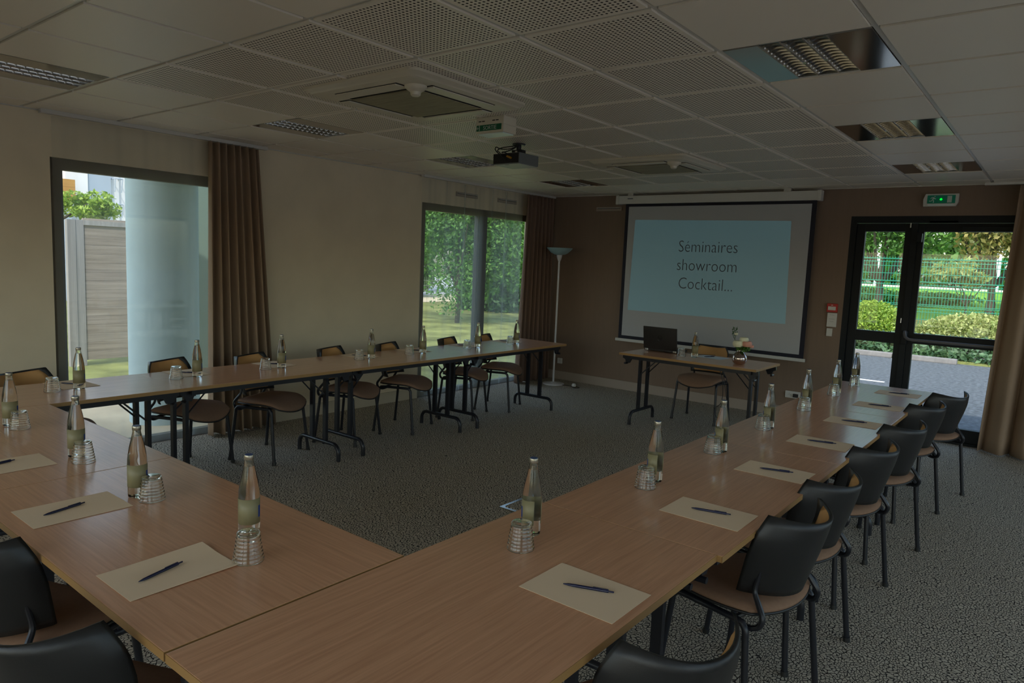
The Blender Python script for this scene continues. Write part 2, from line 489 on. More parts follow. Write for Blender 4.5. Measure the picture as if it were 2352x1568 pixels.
# ================================================================== SETTING
LW, RW, NW, BW, CE, TOPZ = -6.0, 1.6, -1.2, 8.36, 2.63, 2.95
W1 = (1.98, 3.56, 2.30); W2 = (5.79, 8.12, 2.32)
DX0, DX1, DZ = -1.95, -0.10, 2.32
def struct(name, mb, m, parent=None, **k):
    o = mb.build(name, m, parent, **k)
    if parent is None: o['kind'] = 'structure'
    return o
struct('floor', MB().box(LW, RW, NW, BW, -0.1, 0), M['carpet'])
struct('trim_4', MB().box(LW - .28, LW - .0005, W1[0], W1[1], -.1, 0).box(LW - .28, LW - .0005, W2[0], W2[1], -.1, 0).box(DX0, DX1, BW + .0005, BW + .28, -.1, 0), M['kerb'])
# left wall with two floor-length windows
mb = MB()
th = 0.28
mb.box(LW - th, LW, NW, W1[0], -0.1, TOPZ).box(LW - th, LW, W1[0], W1[1], W1[2], TOPZ)
mb.box(LW - th, LW, W1[1], W2[0], -0.1, TOPZ).box(LW - th, LW, W2[0], W2[1], W2[2], TOPZ)
mb.box(LW - th, LW, W2[1], BW, -0.1, TOPZ)
struct('wall_left', mb, M['wall_cream'])
# back wall with the double door opening
mb = MB()
mb.box(LW - th, DX0, BW, BW + th, -0.1, TOPZ).box(DX0, DX1, BW, BW + th, DZ, TOPZ).box(DX1, RW + th, BW, BW + th, -0.1, TOPZ)
struct('wall_back', mb, M['wall_brown'])
# right wall and near wall (outside the frame) with windows added for more daylight
mb = MB()
RW_ADDED = [(-.6, 1.9), (2.3, 4.6), (5.0, 7.6)]
NW_ADDED = [(-5.4, -3.4), (-3.2, -1.2), (-1.0, 1.0)]
ys = NW
for a, b in RW_ADDED:
    mb.box(RW, RW + th, ys, a, -0.1, TOPZ).box(RW, RW + th, a, b, 2.25, TOPZ).box(RW, RW + th, a, b, -0.1, 0.02)
    ys = b
mb.box(RW, RW + th, ys, BW, -0.1, TOPZ)
struct('wall_right', mb, M['wall_cream'])
mb = MB(); xs = LW - th
for a, b in NW_ADDED:
    mb.box(xs, a, NW - th, NW, -0.1, TOPZ).box(a, b, NW - th, NW, 2.3, TOPZ).box(a, b, NW - th, NW, -0.1, 0.02); xs = b
mb.box(xs, RW + th, NW - th, NW, -0.1, TOPZ)
struct('wall_near', mb, M['wall_cream'])
for i, (a, b) in enumerate(NW_ADDED):
    wt = thing('window_%d' % (i + 6), None, None, kind='structure')  # unseen near-wall window, added to brighten the room
    q = MB()
    q.box(a, a + .06, NW - .11, NW - .05, .02, 2.3).box(b - .06, b, NW - .11, NW - .05, .02, 2.3)
    q.box(a + .06, b - .06, NW - .11, NW - .05, .02, .08).box(a + .06, b - .06, NW - .11, NW - .05, 2.24, 2.3)
    q.build('window_frame', M['anthracite'], wt)
    MB().box(a + .06, b - .06, NW - .085, NW - .075, .08, 2.24).build('glass_pane', M['pane'], wt)
for i, (a, b) in enumerate(RW_ADDED):
    wt = thing('window_%d' % (i + 3), None, None, kind='structure')  # unseen right-wall window, put in for extra daylight
    q = MB()
    q.box(RW + .05, RW + .11, a, a + .06, .02, 2.25).box(RW + .05, RW + .11, b - .06, b, .02, 2.25)
    q.box(RW + .05, RW + .11, a + .06, b - .06, .02, .08).box(RW + .05, RW + .11, a + .06, b - .06, 2.19, 2.25)
    q.build('window_frame', M['anthracite'], wt)
    MB().box(RW + .075, RW + .085, a + .06, b - .06, .08, 2.19).build('glass_pane', M['pane'], wt)
struct('roof_added_eaves', MB().box(LW - th - .7, RW + th + 2.0, NW - th - 2.2, BW + th + 0.5, TOPZ, TOPZ + .25), M['kerb'])  # unseen roof slab, eaves extended to keep sun off the added windows
# ceiling: tiles, some perforated, with a T-bar grid
XL = [-0.69 - 0.625 * k for k in range(-3, 9)]; XL = sorted([x for x in XL if LW < x < RW] + [LW, RW])
YL = [1.80 + 0.62 * k for k in range(-4, 11)]; YL = sorted([y for y in YL if NW < y < BW] + [NW, BW])
LIGHTS = [(-1.315, 3.04), (-1.315, 4.90), (-1.315, 6.76), (-5.065, 1.18), (-5.065, 3.04), (-5.065, 4.90), (-5.065, 6.76)]
def is_light(x, y): return any(abs(x - a) < .02 and abs(y - b) < .02 for a, b in LIGHTS)
mp, mf = MB(), MB()
g = 0.0145
for i in range(len(XL) - 1):
    for j in range(len(YL) - 1):
        x0, x1, y0, y1 = XL[i], XL[i + 1], YL[j], YL[j + 1]
        if is_light(x0, y0): continue
        perf = x0 > -4.45 and x1 < -1.30 and y0 > 1.79 and y1 < 7.39
        (mf if perf else mp).box(x0 + g, x1 - g, y0 + g, y1 - g, CE - .006, CE + .012)
ceil_o = struct('ceiling', mp, M['tile'])
pf = mf.build('perforated_tile', M['perf'], ceil_o)
mb = MB()
for x in XL[1:-1]: mb.box(x - .0115, x + .0115, NW, BW, CE + .002, CE + .03)
for y in YL[1:-1]: mb.box(LW, RW, y - .0115, y + .0115, CE + .0025, CE + .029)
mb.box(LW, LW + .022, NW, BW, CE - .012, CE + .02).box(LW + .022, RW, BW - .022, BW, CE - .012, CE + .02)
mb.build('t_bar_grid', M['tbar'], ceil_o)
MB().box(LW, RW, NW, BW, CE + .16, CE + .2).build('ceiling_void_deck', M['dark'], ceil_o)
# baseboards
struct('baseboard_left', MB().box(LW, LW + .014, W1[1], W2[0] - .02, 0, .125).box(LW, LW + .014, NW, W1[0] - .02, 0, .125), M['plinth_c'])
struct('baseboard_back', MB().box(LW, DX0 - .002, BW - .014, BW, 0, .12), M['plinth'])
# curtain rail on the ceiling above the left windows
struct('trim_2', MB().box(LW + .05, LW + .10, 1.9, 3.72, CE - .035, CE - .0065).box(LW + .05, LW + .10, 5.72, 8.34, CE - .035, CE - .0065), M['white_plastic'])
struct('trim_3', MB().box(-0.75, 1.3, BW - .14, BW - .09, CE - .03, CE - .0065), M['white_plastic'])

def window_left(name, y0, y1, top, mull, fm):
    t = thing(name, None, None, kind='structure')
    X0, X1 = LW - .10, LW - .03
    q = MB()
    q.box(X0, X1, y0, y0 + .075, 0.0, top).box(X0, X1, y1 - .075, y1, 0.0, top)
    q.box(X0, X1, y0 + .075, y1 - .075, top - .085, top).box(X0, X1, y0 + .075, y1 - .075, 0.0, .055)
    q.build('window_frame', fm, t)
    edges = [y0 + .075]
    for k, (a, b) in enumerate(mull):
        MB().box(X0 - .01, X1 + .01, a, b, .055, top - .085).build('mullion', M['grey_frame'], t)
        edges += [a, b]
    edges += [y1 - .075]
    for k in range(0, len(edges), 2):
        MB().box(X0 + .03, X0 + .04, edges[k], edges[k + 1], .055, top - .085).build('glass_pane', M['pane'], t)
        s = MB(); w_ = .018
        s.box(X1 - .03, X1 - .005, edges[k], edges[k] + w_, .055, top - .085).box(X1 - .03, X1 - .005, edges[k + 1] - w_, edges[k + 1], .055, top - .085)
        s.build('glazing_bead', M['grey_frame'], t)
    return t
window_left('window_1', W1[0], W1[1], W1[2], [], M['bronze'])
window_left('window_2', W2[0], W2[1], W2[2], [(6.84, 6.99)], M['bronze'])

# double door in the back wall
d = thing('door_1', None, None, kind='structure')
Y0, Y1 = BW + .03, BW + .10
q = MB()
q.box(DX0, DX0 + .06, Y0 - .03, Y1, 0, DZ).box(DX1 - .06, DX1, Y0 - .03, Y1, 0, DZ).box(DX0 + .06, DX1 - .06, Y0 - .03, Y1, DZ - .07, DZ)
q.box(DX0 + .06, DX1 - .06, Y0 - .03, Y1, 0, .025)
q.build('door_frame', M['anthracite'], d)
def leaf(x0, x1, zb0, zb1, wl=.085):
    """leaf frame with mid rail zb0..zb1"""
    q = MB()
    za, zt = .028, DZ - .075
    q.box(x0, x0 + wl, Y0, Y1 - .01, za, zt, bev=.004).box(x1 - wl, x1, Y0, Y1 - .01, za, zt, bev=.004)
    q.box(x0 + wl, x1 - wl, Y0, Y1 - .01, zt - .085, zt).box(x0 + wl, x1 - wl, Y0, Y1 - .01, zb0, zb1).box(x0 + wl, x1 - wl, Y0, Y1 - .01, za, za + .13)
    lf = q.build('door_leaf', M['anthracite'], d)
    g_ = MB().box(x0 + wl, x1 - wl, Y0 + .03, Y0 + .038, zb1, zt - .085).box(x0 + wl, x1 - wl, Y0 + .03, Y0 + .038, za + .13, zb0)
    g_.build('glass_pane', M['pane'], lf)
    return lf
l1 = leaf(DX0 + .062, -1.335, 0.975, 1.09)
l2 = leaf(-1.328, DX1 - .062, 0.99, 1.10)
MB().box(-1.36, -1.30, Y0 - .022, Y0 - .001, .03, DZ - .075, bev=.004).build('meeting_stile', M['anthracite'], l1)
# panic bar, lock boxes, door closer
q = MB(); q.box(-1.345, -1.29, Y0 - .075, Y0 - .001, .98, 1.12, bev=.008)
q.box(-1.235, -1.16, Y0 - .03, Y0 - .001, 1.075, 1.10, bev=.004)
q.build('lock_box', M['anthracite'], l2)
MB().tube([(-1.315, Y0 - .06, 1.115), (-1.312, Y0 - .09, 1.10), (-1.30, Y0 - .105, 1.06), (-1.27, Y0 - .11, 1.04), (-1.22, Y0 - .11, 1.035), (-.30, Y0 - .11, 1.035)], .016, 10).build('panic_bar', M['grey_frame'], l2, smooth=True)
MB().box(-1.30, -1.25, Y0 - .07, Y0 - .001, 2.05, 2.14, bev=.006).build('upper_latch', M['anthracite'], l2)
MB().box(-.90, -.40, Y0 - .06, Y0 - .001, 2.16, 2.21, bev=.005).build('door_closer', M['anthracite'], l2)
MB().box(-1.2, -.95, Y0 - .03, Y0 - .001, 2.25, 2.27).build('closer_rail', M['anthracite'], d)
for z in (2.2, 1.2, .45):
    MB().tube([(-1.372, Y0 - .012, z), (-1.372, Y0 - .012, z + .05)], .008, 8).build('hinge', M['satin_al'], l1)

# ================================================================== OUTSIDE
def gtag(o): o['kind'] = 'structure'; return o
gtag(MB().box(-60, LW - .28, -10, 60, -.22, -.12).build('lawn', M['grass']))
gtag(MB().box(LW - .28, 45, BW + .28, 60, -.24, -.13).build('asphalt_yard', M['asphalt']))
gtag(MB().box(RW + .28, 45, -30, BW + .28, -.24, -.13).build('paved_yard', M['kerb']))
gtag(MB().box(-9.2, LW - .281, -1, 5.2, -.119, -.10).build('patio', M['patio']))
q = MB(); q.box(-46, -20.5, 14, 60, -.119, -.10)
gtag(q.build('sandy_verge', M['gravel']))
gtag(MB().box(-50, -24.5, 16, 60, -.099, -.09).build('side_road', M['road_pale']))
gtag(MB().box(-4.0, -2.35, 13.35, 13.47, -.129, -.126).build('road_marking', M['white_paint']))
for i, (a, b) in enumerate(((-6.5, -3.0), (-2.98, -1.75))):
    tag(MB().box(a, b, 17.65, 17.85, -.13, -.02, bev=.02).build('kerb_stone', M['kerb']), ['long pale concrete kerb stone at the far side of the asphalt yard, on the left', 'shorter concrete kerb stone across the yard, seen through the right door leaf'][i], 'kerb')
tag(MB().box(-1.5, -.3, 18.2, 18.42, -.13, 0.0, bev=.02).build('kerb_stone', M['kerb']), 'kerb stone set back under the juniper at the right edge of the door glass', 'kerb')
# slope bank behind the kerb
def bank(u, v):
    x = -9 + 12 * u; y = 17.9 + 8.5 * v
    z = -.1 + .45 * min(1, max(0, (y - 19.2) / 2)) + .02 * math.sin(x * 3)
    return Vector((x, y, z))
gtag(MB().slab(bank, lambda u, v: bank(u, v) - Vector((0, 0, .4)), 30, 20).build('grass_bank', M['grass'], smooth=True))
def slope(u, v):
    y = 26.4 + 30 * v
    return Vector((-16 + 26 * u, y, .33 + .95 * min(1, (y - 26.4) / 7.0)))
gtag(MB().slab(slope, lambda u, v: slope(u, v) - Vector((0, 0, .45)), 4, 60).build('far_lawn', M['grass_bright'], smooth=True))
gtag(MB().box(-16, 10, 33.6, 37.5, 1.285, 1.33).build('far_path', M['gravel_bright']))

def foliage(c, r, n, size, seed, lumps=0, flat=1.0, hollow=0.45):
    """leaf quads spread through an ellipsoid (or clumps of it)"""
    rnd = random.Random(seed); q = MB(); bm = q.bm
    cl = [(Vector((0, 0, 0)), 1.0)]
    if lumps:
        cl = []
        for _ in range(lumps):
            a = rnd.uniform(0, 2 * PI); zz = rnd.uniform(-.85, .95); rr = math.sqrt(max(0, 1 - zz * zz)) * rnd.uniform(.35, .8)
            cl.append((Vector((rr * math.cos(a), rr * math.sin(a), zz * .75)), rnd.uniform(.26, .48)))
    for _ in range(n):
        c0, s0 = rnd.choice(cl)
        while True:
            p = Vector((rnd.uniform(-1, 1), rnd.uniform(-1, 1), rnd.uniform(-1, 1)))
            L = p.length
            if hollow < L < 1: break
        p = c0 + p * s0
        P = Vector((c[0] + p.x * r[0], c[1] + p.y * r[1], c[2] + p.z * r[2]))
        nrm = (Vector((rnd.gauss(0, .7), rnd.gauss(0, .7), rnd.gauss(.4, .6)))).normalized()
        t = nrm.cross(Vector((rnd.gauss(0, 1), rnd.gauss(0, 1), rnd.gauss(0, 1)))).normalized()
        b = nrm.cross(t); s = size * rnd.uniform(.6, 1.3)
        vs = [bm.verts.new(P + t * s), bm.verts.new(P + b * s * .5 * flat), bm.verts.new(P - t * s), bm.verts.new(P - b * s * .5 * flat)]
        bm.faces.new(vs)
    return q
def tree(name, label, base, h0, c, r, n, size, m, seed, lumps=26, trunk=.09, group=None, forks=4, cat='tree'):
    t = thing(name, label, cat, base, group=group)
    b = Vector(base)
    cl = (c[0] - b.x, c[1] - b.y, c[2] - b.z)
    q = MB()
    q.tube(smooth_path([(0, 0, -.15), (.03, .02, h0 * .5), (0, 0, h0), (cl[0], cl[1], cl[2])], 4), [trunk] * 5 + [trunk * .8] * 4 + [trunk * .5] * 3 + [trunk * .3], 8)
    rnd = random.Random(seed + 50)
    for k in range(forks):
        a = 2 * PI * k / forks + rnd.random()
        q.tube(smooth_path([(0, 0, h0 * .8), (math.cos(a) * r[0] * .3, math.sin(a) * r[1] * .3, h0 + .25 * r[2]), (math.cos(a) * r[0] * .7, math.sin(a) * r[1] * .7, cl[2] + rnd.uniform(-.3, .4) * r[2])], 4), [trunk * .5] * 3 + [trunk * .35] * 3 + [trunk * .2] * 3, 6)
    q.build('trunk', M['bark'], t, smooth=True)
    foliage(cl, r, n, size, seed, lumps).build('foliage', m, t, recalc=False)
    return t
# seen through the far left window
tree('garden_tree', 'young leafy tree standing on the lawn beyond the far left window', (-13.55, 14.55, -.12), 1.2, (-13.65, 14.65, 2.65), (1.6, 1.55, 2.45), 20000, .062, M['leafA'], 1, 46, .07)
tree('garden_tree', 'slim second tree close behind the lawn tree, beyond the far left window', (-13.1, 15.0, -.12), 1.1, (-12.9, 15.8, 2.5), (1.0, 1.0, 1.9), 7000, .062, M['leafA'], 2, 24, .05)
tag(foliage((-16.3, 19.6, 1.35), (2.3, 1.6, 2.1), 15000, .09, 3, 40).build('garden_hedge', M['leafC'], recalc=False), 'dense dark green hedge at the end of the lawn beyond the far left window', 'hedge')
tree('garden_tree', 'bright yellow green tree rising above the hedge beyond the far left window', (-17.2, 22.0, -.12), 1.5, (-17.0, 22.0, 4.0), (2.6, 1.8, 2.6), 9000, .09, M['leafB'], 4, 34, .1)
tag(foliage((-24.0, 22.2, 1.5), (2.2, 1.8, 1.5), 5000, .12, 5, 20).build('roadside_bush', M['leafA'], recalc=False), 'pale bush by the road at the left edge of the far left window', 'bush')
tree('roadside_tree', 'leafy tree standing beyond the road at the left of the far left window', (-27, 26.5, -.12), 1.8, (-26.5, 26.2, 4.2), (3.2, 3, 3.2), 8000, .14, M['leafA'], 6, 30, .14)
def mesh_fence(name, label, p0, p1, h, m, vs, hs, wr, post, group=None):
    t = thing(name, label, 'fence', p0)
    a = Vector(p0); dlt = Vector(p1) - a; L = dlt.length; u = dlt / L
    q = MB()
    n = int(L / vs)
    perp = Vector((-u.y, u.x, 0))
    for k in range(n + 1):
        p = u * (k * vs)
        pts = []
        for z in hs:
            pts.append((z - .04, 0)); pts.append((z, .05)); pts.append((z + .04, 0))
        pp = [(0, 0)] + pts + [(h, 0)]
        q.tube([p + perp * o_ + Vector((0, 0, z)) for z, o_ in pp], wr, 4, cap=False)
    q.build('vertical_wires', m, t, recalc=False)['kind'] = 'stuff'
    q = MB()
    for z in hs:
        for dz in (-.04, .04): q.tube([Vector((0, 0, z + dz)), u * L + Vector((0, 0, z + dz))], wr * 1.4, 4)
    z = .3
    while z < h:
        q.tube([Vector((0, 0, z)), u * L + Vector((0, 0, z))], wr * 1.3, 4); z += .2
    q.build('horizontal_wires', m, t, recalc=False)
    for k in range(int(L / 2.5) + 1):
        p = u * (k * 2.5)
        MB().box(p.x - .03, p.x + .03, p.y - .03, p.y + .03, -.3, h + .03).build('fence_post', post, t)
    return t
mesh_fence('mesh_fence', 'grey welded mesh fence between lawn and road, beyond the far left window', (-22.5, 17.5, -.12), (-16.3, 24.5, -.12), 1.05, M['grey_wire'], .075, [], .006, M['grey_wire'])
# seen through the near left window
q = MB().lathe([(.33, -.12), (.33, 3.0)], 48)
tag(q.build('round_column', M['concrete'], None, smooth=True, loc=(-7.22, 3.37, 0)), 'round pale painted concrete column just outside the near left window', 'column')
gtag(MB().box(-8.6, -8.3, 3.95, 5.4, -.12, 3.1).build('wall_outside', M['green_wall']))
t = thing('wooden_fence', 'weathered wooden fence panel with horizontal boards outside the near left window', 'fence', (-11.3, 3.9, -.12))
for k in range(16):
    z = .08 + k * .13
    MB().box(-.02, .02, .22, 1.25, z, z + .1295, bev=.006).build('board', M['fence_wood'], t)
MB().box(-.03, .05, .0, .11, 0, 2.13).build('post', M['fence_post'], t)
MB().box(-.03, .04, .115, .22, 0, 2.13).build('post', M['fence_post'], t)
MB().box(-.035, .045, .22, 1.25, 2.06, 2.13).build('top_rail', M['fence_post'], t)
t = thing('neighbouring_building', 'white and grey blue building far behind the wooden fence', 'building', (-26, 9, 0))
MB().box(-4, 0, 1.62, 6, -.12, 9).build('white_wall', M['bld_white'], t)
MB().box(-3.5, .25, .57, 1.30, -.12, 9).build('grey_tower', M['bld_grey'], t)
MB().box(-4, .3, -.10, .569, -.12, 9).build('white_pier', M['bld_white'], t)
MB().box(-3.8, .1, 1.301, 1.619, -.12, 9).build('white_wall', M['bld_white'], t)
q = MB()
for z in (3.05, 3.9):
    q.tube([(.09, 1.36, z), (.45, 1.36, z), (.45, 1.60, z), (.09, 1.60, z)], .02, 6).tube([(.45, 1.36, z), (.4, 1.36, z - .45)], .015, 6).tube([(.45, 1.60, z), (.4, 1.57, z - .45)], .015, 6)
q.build('wall_brackets', M['bld_grey'], t)
tag(MB().box(-26.6, -24.5, 7.4, 8.76, 2.95, 3.63).build('clad_upper_storey', M['orange_wood']), 'orange timber clad upper storey left of the white building, far behind the fence', 'building')
tag(MB().box(-26.6, -24.4, 7.6, 8.6, -.12, 2.94).build('dark_garden_wall', M['bld_grey']), 'dark blue grey wall under the orange timber storey behind the fence', 'wall')
tree('small_tree', 'leafy branch of a small tree reaching over the wooden fence', (-15.2, 4.6, -.12), 1.7, (-15.1, 5.60, 2.44), (.60, .66, .30), 2600, .045, M['leafB'], 9, 14, .05)
# seen through the door
tag(foliage((-2.5, 18.75, .02), (7.5, .85, .36), 24000, .075, 11, 70).build('juniper_border', M['leafE'], recalc=False), 'low dark juniper border growing along the kerb beyond the door', 'shrub')
tag(foliage((-3.98, 20.3, .35), (.82, .7, .72), 9000, .045, 12, 0).build('round_bush', M['leafB'], recalc=False), 'rounded bright yellow green bush in front of the green fence, left door leaf', 'bush')
tag(foliage((-1.6, 20.4, .28), (1.45, .7, .62), 13000, .05, 13, 0).build('clipped_hedge', M['leafF'], recalc=False), 'low pale sunlit hedge in front of the green fence, right door leaf', 'hedge')
mesh_fence('mesh_fence', 'green welded mesh fence with folded bands behind the hedge beyond the door', (-8.55, 21.4, .3), (1.45, 21.4, .3), 1.95, M['green_wire'], .07, [.62, 1.25, 1.85], .0065, M['green_wire'])
tree('orchard_tree', 'dark forked tree behind the green fence, seen in the left door leaf', (-4.9, 25.5, .2), 1.6, (-4.7, 25.5, 3.9), (2.1, 1.6, 1.9), 9000, .085, M['leafA'], 21, 34, .13, forks=9)
tree('orchard_tree', 'coppery leaved tree behind the green fence, seen in the right door leaf', (-1.9, 26.0, .2), 1.6, (-1.9, 25.6, 3.9), (1.9, 1.5, 1.7), 9000, .085, M['leafD'], 22, 34, .13, forks=9)
tree('small_tree', 'small tree with large pale leaves just behind the green fence, right door leaf', (-2.2, 22.6, .3), .9, (-2.5, 22.6, 1.85), (.75, .4, .42), 420, .15, M['leafF'], 23, 7, .035)
tree('orchard_tree', 'yellowish tree at the far right behind the green fence', (.6, 27.5, .2), 1.8, (-.3, 27.0, 4.2), (2.0, 1.6, 2.0), 7000, .09, M['leafB'], 24, 30, .09, forks=5)
tag(foliage((-5.2, 29.6, .9), (3.0, 1.0, .40), 6000, .10, 25, 24).build('far_hedge', M['leafA'], recalc=False), 'mid green low hedge behind the green fence, left door leaf', 'hedge')
tag(foliage((.3, 29.3, .9), (1.7, 1.0, .55), 5000, .10, 26, 18).build('far_hedge', M['leafC'], recalc=False), 'dark green low hedge behind the green fence, right door leaf', 'hedge')
tag(foliage((-4, 44, 3.9), (16, 2.5, 3.9), 9000, .3, 27, 60).build('distant_tree_belt', M['leafA'], recalc=False), 'belt of distant trees closing the view beyond the door', 'trees', kind='stuff')
for i, x in enumerate((-6.9, -2.4)):
    tag(MB().tube([(x, 35, 1.33), (x, 35, 3.3)], .09, 8).build('white_post', M['bld_white']), ['white post on the far path, seen in the left door leaf', 'white post on the far path, seen at the right of the door glass'][i], 'post')

# ================================================================== CURTAINS
def drape(name, label, cat, x_of, a0, a1, b0, b1, ztop, folds, amp, m, seed, axis='y', th=.004, hooks=True):
    """pleated curtain from a0..a1 at the top to b0..b1 at the floor, along axis"""
    rnd = random.Random(seed)
    ph = [rnd.uniform(-.9, .9) for _ in range(folds + 2)]
    am = [rnd.uniform(.65, 1.25) for _ in range(folds + 2)]
    def f(u, v):
        s = a0 + (a1 - a0) * u; e = b0 + (b1 - b0) * u
        tt = v
        k = u * folds; i = int(min(k, folds - 1)); fr = k - i
        A = am[i] * (1 - fr) + am[i + 1] * fr
        w = math.sin(2 * PI * (k + .12 * ph[i] * tt)) * A
        w2 = math.sin(2 * PI * k * 2 + ph[i]) * .18
        off = amp * (w + w2) * (.62 + .5 * tt)
        pos = s * (1 - tt) + e * tt + .25 * amp * math.cos(2 * PI * k) * A * (.4 + tt)
        z = ztop * (1 - tt) + .012 * tt
        return Vector((x_of + off, pos, z)) if axis == 'y' else Vector((pos, x_of + off, z))
    q = MB(); q.grid(f, folds * 14, 18)
    o = q.build(name, m, None, smooth='all', recalc=False)
    sm = o.modifiers.new('thickness', 'SOLIDIFY'); sm.thickness = th; sm.offset = 0
    tag(o, label, cat)
    if hooks:
        for k in range(folds):
            u = (k + .5) / folds
            p = f(u, 0); L = .045
            if axis == 'y': MB().tube([(x_of - .005, p.y, ztop - .03), (x_of, p.y, ztop + .012)], .006, 6).build('curtain_hook', M['white_plastic'], o)
            else: MB().tube([(p.x, x_of, ztop - .03), (p.x, x_of, ztop + .012)], .006, 6).build('curtain_hook', M['white_plastic'], o)
    return o
drape('curtain', 'taupe pleated curtain drawn to the right of the near left window', 'curtain', LW + .115, 3.14, 3.61, 3.12, 3.78, CE - .045, 7, .058, M['drape'], 1)
drape('curtain', 'brown pleated curtain in the corner between the far left window and the back wall', 'curtain', LW + .13, 7.62, 8.26, 7.50, 8.30, CE - .045, 8, .055, M['drape2'], 2)
drape('curtain', 'wide brown curtain hanging at the right side of the glass door', 'curtain', BW - .16, -.47, .75, -.58, .75, CE - .04, 6, .085, M['drape'], 3, axis='x')
def sheer(name, label, y0, y1, folds, seed):
    rnd = random.Random(seed); phs = [rnd.uniform(0, 6) for _ in range(6)]
    def f(u, v):
        y = y0 + (y1 - y0) * u
        w = .014 * math.sin(2 * PI * folds * u + phs[0]) + (.006) * math.sin(2 * PI * folds * 1.7 * u + phs[1]) + .003 * math.sin(2 * PI * folds * 3.1 * u + phs[2] + v)
        return Vector((LW + .045 + w * .6, y, (CE - .04) * (1 - v) + .02 * v))
    q = MB(); q.grid(f, 160, 6)
    return tag(q.build(name, M['sheer'], None, smooth='all', recalc=False), label, 'curtain')
sheer('sheer_curtain', 'translucent sheer curtain covering the near left window', 1.98, 3.2, 4, 1)
sheer('sheer_curtain', 'translucent sheer curtain covering the far left window', 5.74, 7.66, 7, 2)

# ================================================================== TABLES
T = .77
def make_table(L, W, label, group):
    t = thing('folding_table', label, 'table', group=group)
    h = L / 2; wv = W / 2
    MB().box(-h, h, -wv, wv, T - .024, T - .0008, bev=.002).build('tabletop', M['wood'], t)
    q = MB(); e = .0015
    q.box(-h - e, h + e, -wv - e, -wv + .001, T - .023, T - .0015).box(-h - e, h + e, wv - .001, wv + e, T - .023, T - .0015)
    q.box(-h - e, -h + .001, -wv, wv, T - .023, T - .0015).box(h - .001, h + e, -wv, wv, T - .023, T - .0015)
    q.build('edge_band', M['edge'], t)
    for s in (-1, 1):
        MB().box(-h + .06, h - .06, s * (wv - .05) - .012, s * (wv - .05) + .012, T - .062, T - .0245).build('apron_rail', M['steel_black'], t)
    for sx in (-1, 1):
        x = sx * (h - .125)
        MB().box(x - .0125, x + .0125, -wv + .063, wv - .063, T - .055, T - .0245).build('cross_rail', M['steel_black'], t)
        for s in (-1, 1):
            MB().box(x - .0125, x + .0125, s * .088 - .021, s * .088 + .021, .15, T - .055).build('leg', M['steel_black'], t)
            q = MB(); q.tube([(x, s * .088, .52), (x - sx * .22, s * .088 * .7, T - .035)], .006, 6); q.build('brace', M['steel_black'], t)
            # hinge bracket hanging under the corner
            xb = sx * (h - .05)
            q = MB(); pts = [(xb - .055, T - .0245), (xb + .045, T - .0245), (xb + .05, T - .06), (xb + .02, T - .075), (xb + .01, T - .105), (xb - .03, T - .11), (xb - .05, T - .07)]
            if sx < 0: pts = [(2 * xb - a, b) for a, b in pts]
            q.prism(pts, 'y', s * (wv - .09) - .012, s * (wv - .09) + .012)
            q.tube([(xb + sx * .012, s * (wv - .12), T - .115), (xb + sx * .012, s * (wv - .06), T - .115)], .012, 8)
            q.build('corner_bracket', M['steel_black'], t)
        r = .07; y = .265
        pts = [Vector((x, -y, .004)), Vector((x, -y, .135 - r))] + arc((x, -y + r, .135 - r), r, PI, PI / 2, 6, 'yz')[1:] + arc((x, y - r, .135 - r), r, PI / 2, 0, 6, 'yz') + [Vector((x, y, .004))]
        MB().tube(pts, .017, 10).build('foot', M['steel_black'], t, smooth=True)
    return t
Lt, Wt = 1.462, .695
GT = 'folding tables of the U-shaped layout'
yl = [(.742, 2.188), (2.19, 3.60), (3.602, 5.045), (5.047, 6.575)]
LAB_L = ['beech table in the left row that meets the near row at the corner', 'beech table of the left row, second from the near row', 'beech table of the left row, second from the screen end', 'beech table at the screen end of the left row']
tables = {}
first = None
def mk(cx, cy, rz, L, W, label, dx=0):
    return make_table(L, W, label, GT), (cx, cy, 0), rz
proto = make_table(Lt, Wt, LAB_L[3], GT)
def place(o, loc, rz): o.location = loc; o.rotation_euler.z = rz
# left row
for i, (a, b) in enumerate(yl):
    L = b - a
    t = make_table(L, .69, LAB_L[i], GT)
    place(t, (-4.41 - .345, (a + b) / 2, 0), PI / 2)
# near row
for i, (a, b) in enumerate(((-4.405, -2.962), (-2.958, -1.502))):
    t = make_table(b - a, .72, ['beech table of the near row beside the left row corner', 'beech table of the near row beside the right row corner'][i], GT)
    place(t, ((a + b) / 2, .69 + .36, 0), 0)
# right row
LAB_R = ['large nearest beech table of the right row at the bottom of the photo', 'beech table of the right row, second from the camera', 'beech table of the right row, second from the screen end', 'beech table at the screen end of the right row, before the door']
for i, (a, b) in enumerate(((.69, 2.10), (2.104, 3.56), (3.564, 5.035), (5.039, 6.47))):
    t = proto if i == 3 else make_table(b - a, .70, LAB_R[i], GT)
    if i == 3:
        for c_ in list(proto.children): bpy.data.objects.remove(c_)
        bpy.data.objects.remove(proto)
        t = make_table(b - a, .70, LAB_R[i], GT)
    place(t, (-1.125 - (.018 if i == 0 else 0), (a + b) / 2, 0), PI / 2)
t = make_table(1.45, .68, 'separate beech presenter desk in front of the projection screen', None)
if 'group' in t: del t['group']
place(t, (-2.925, 6.79, 0), 0)

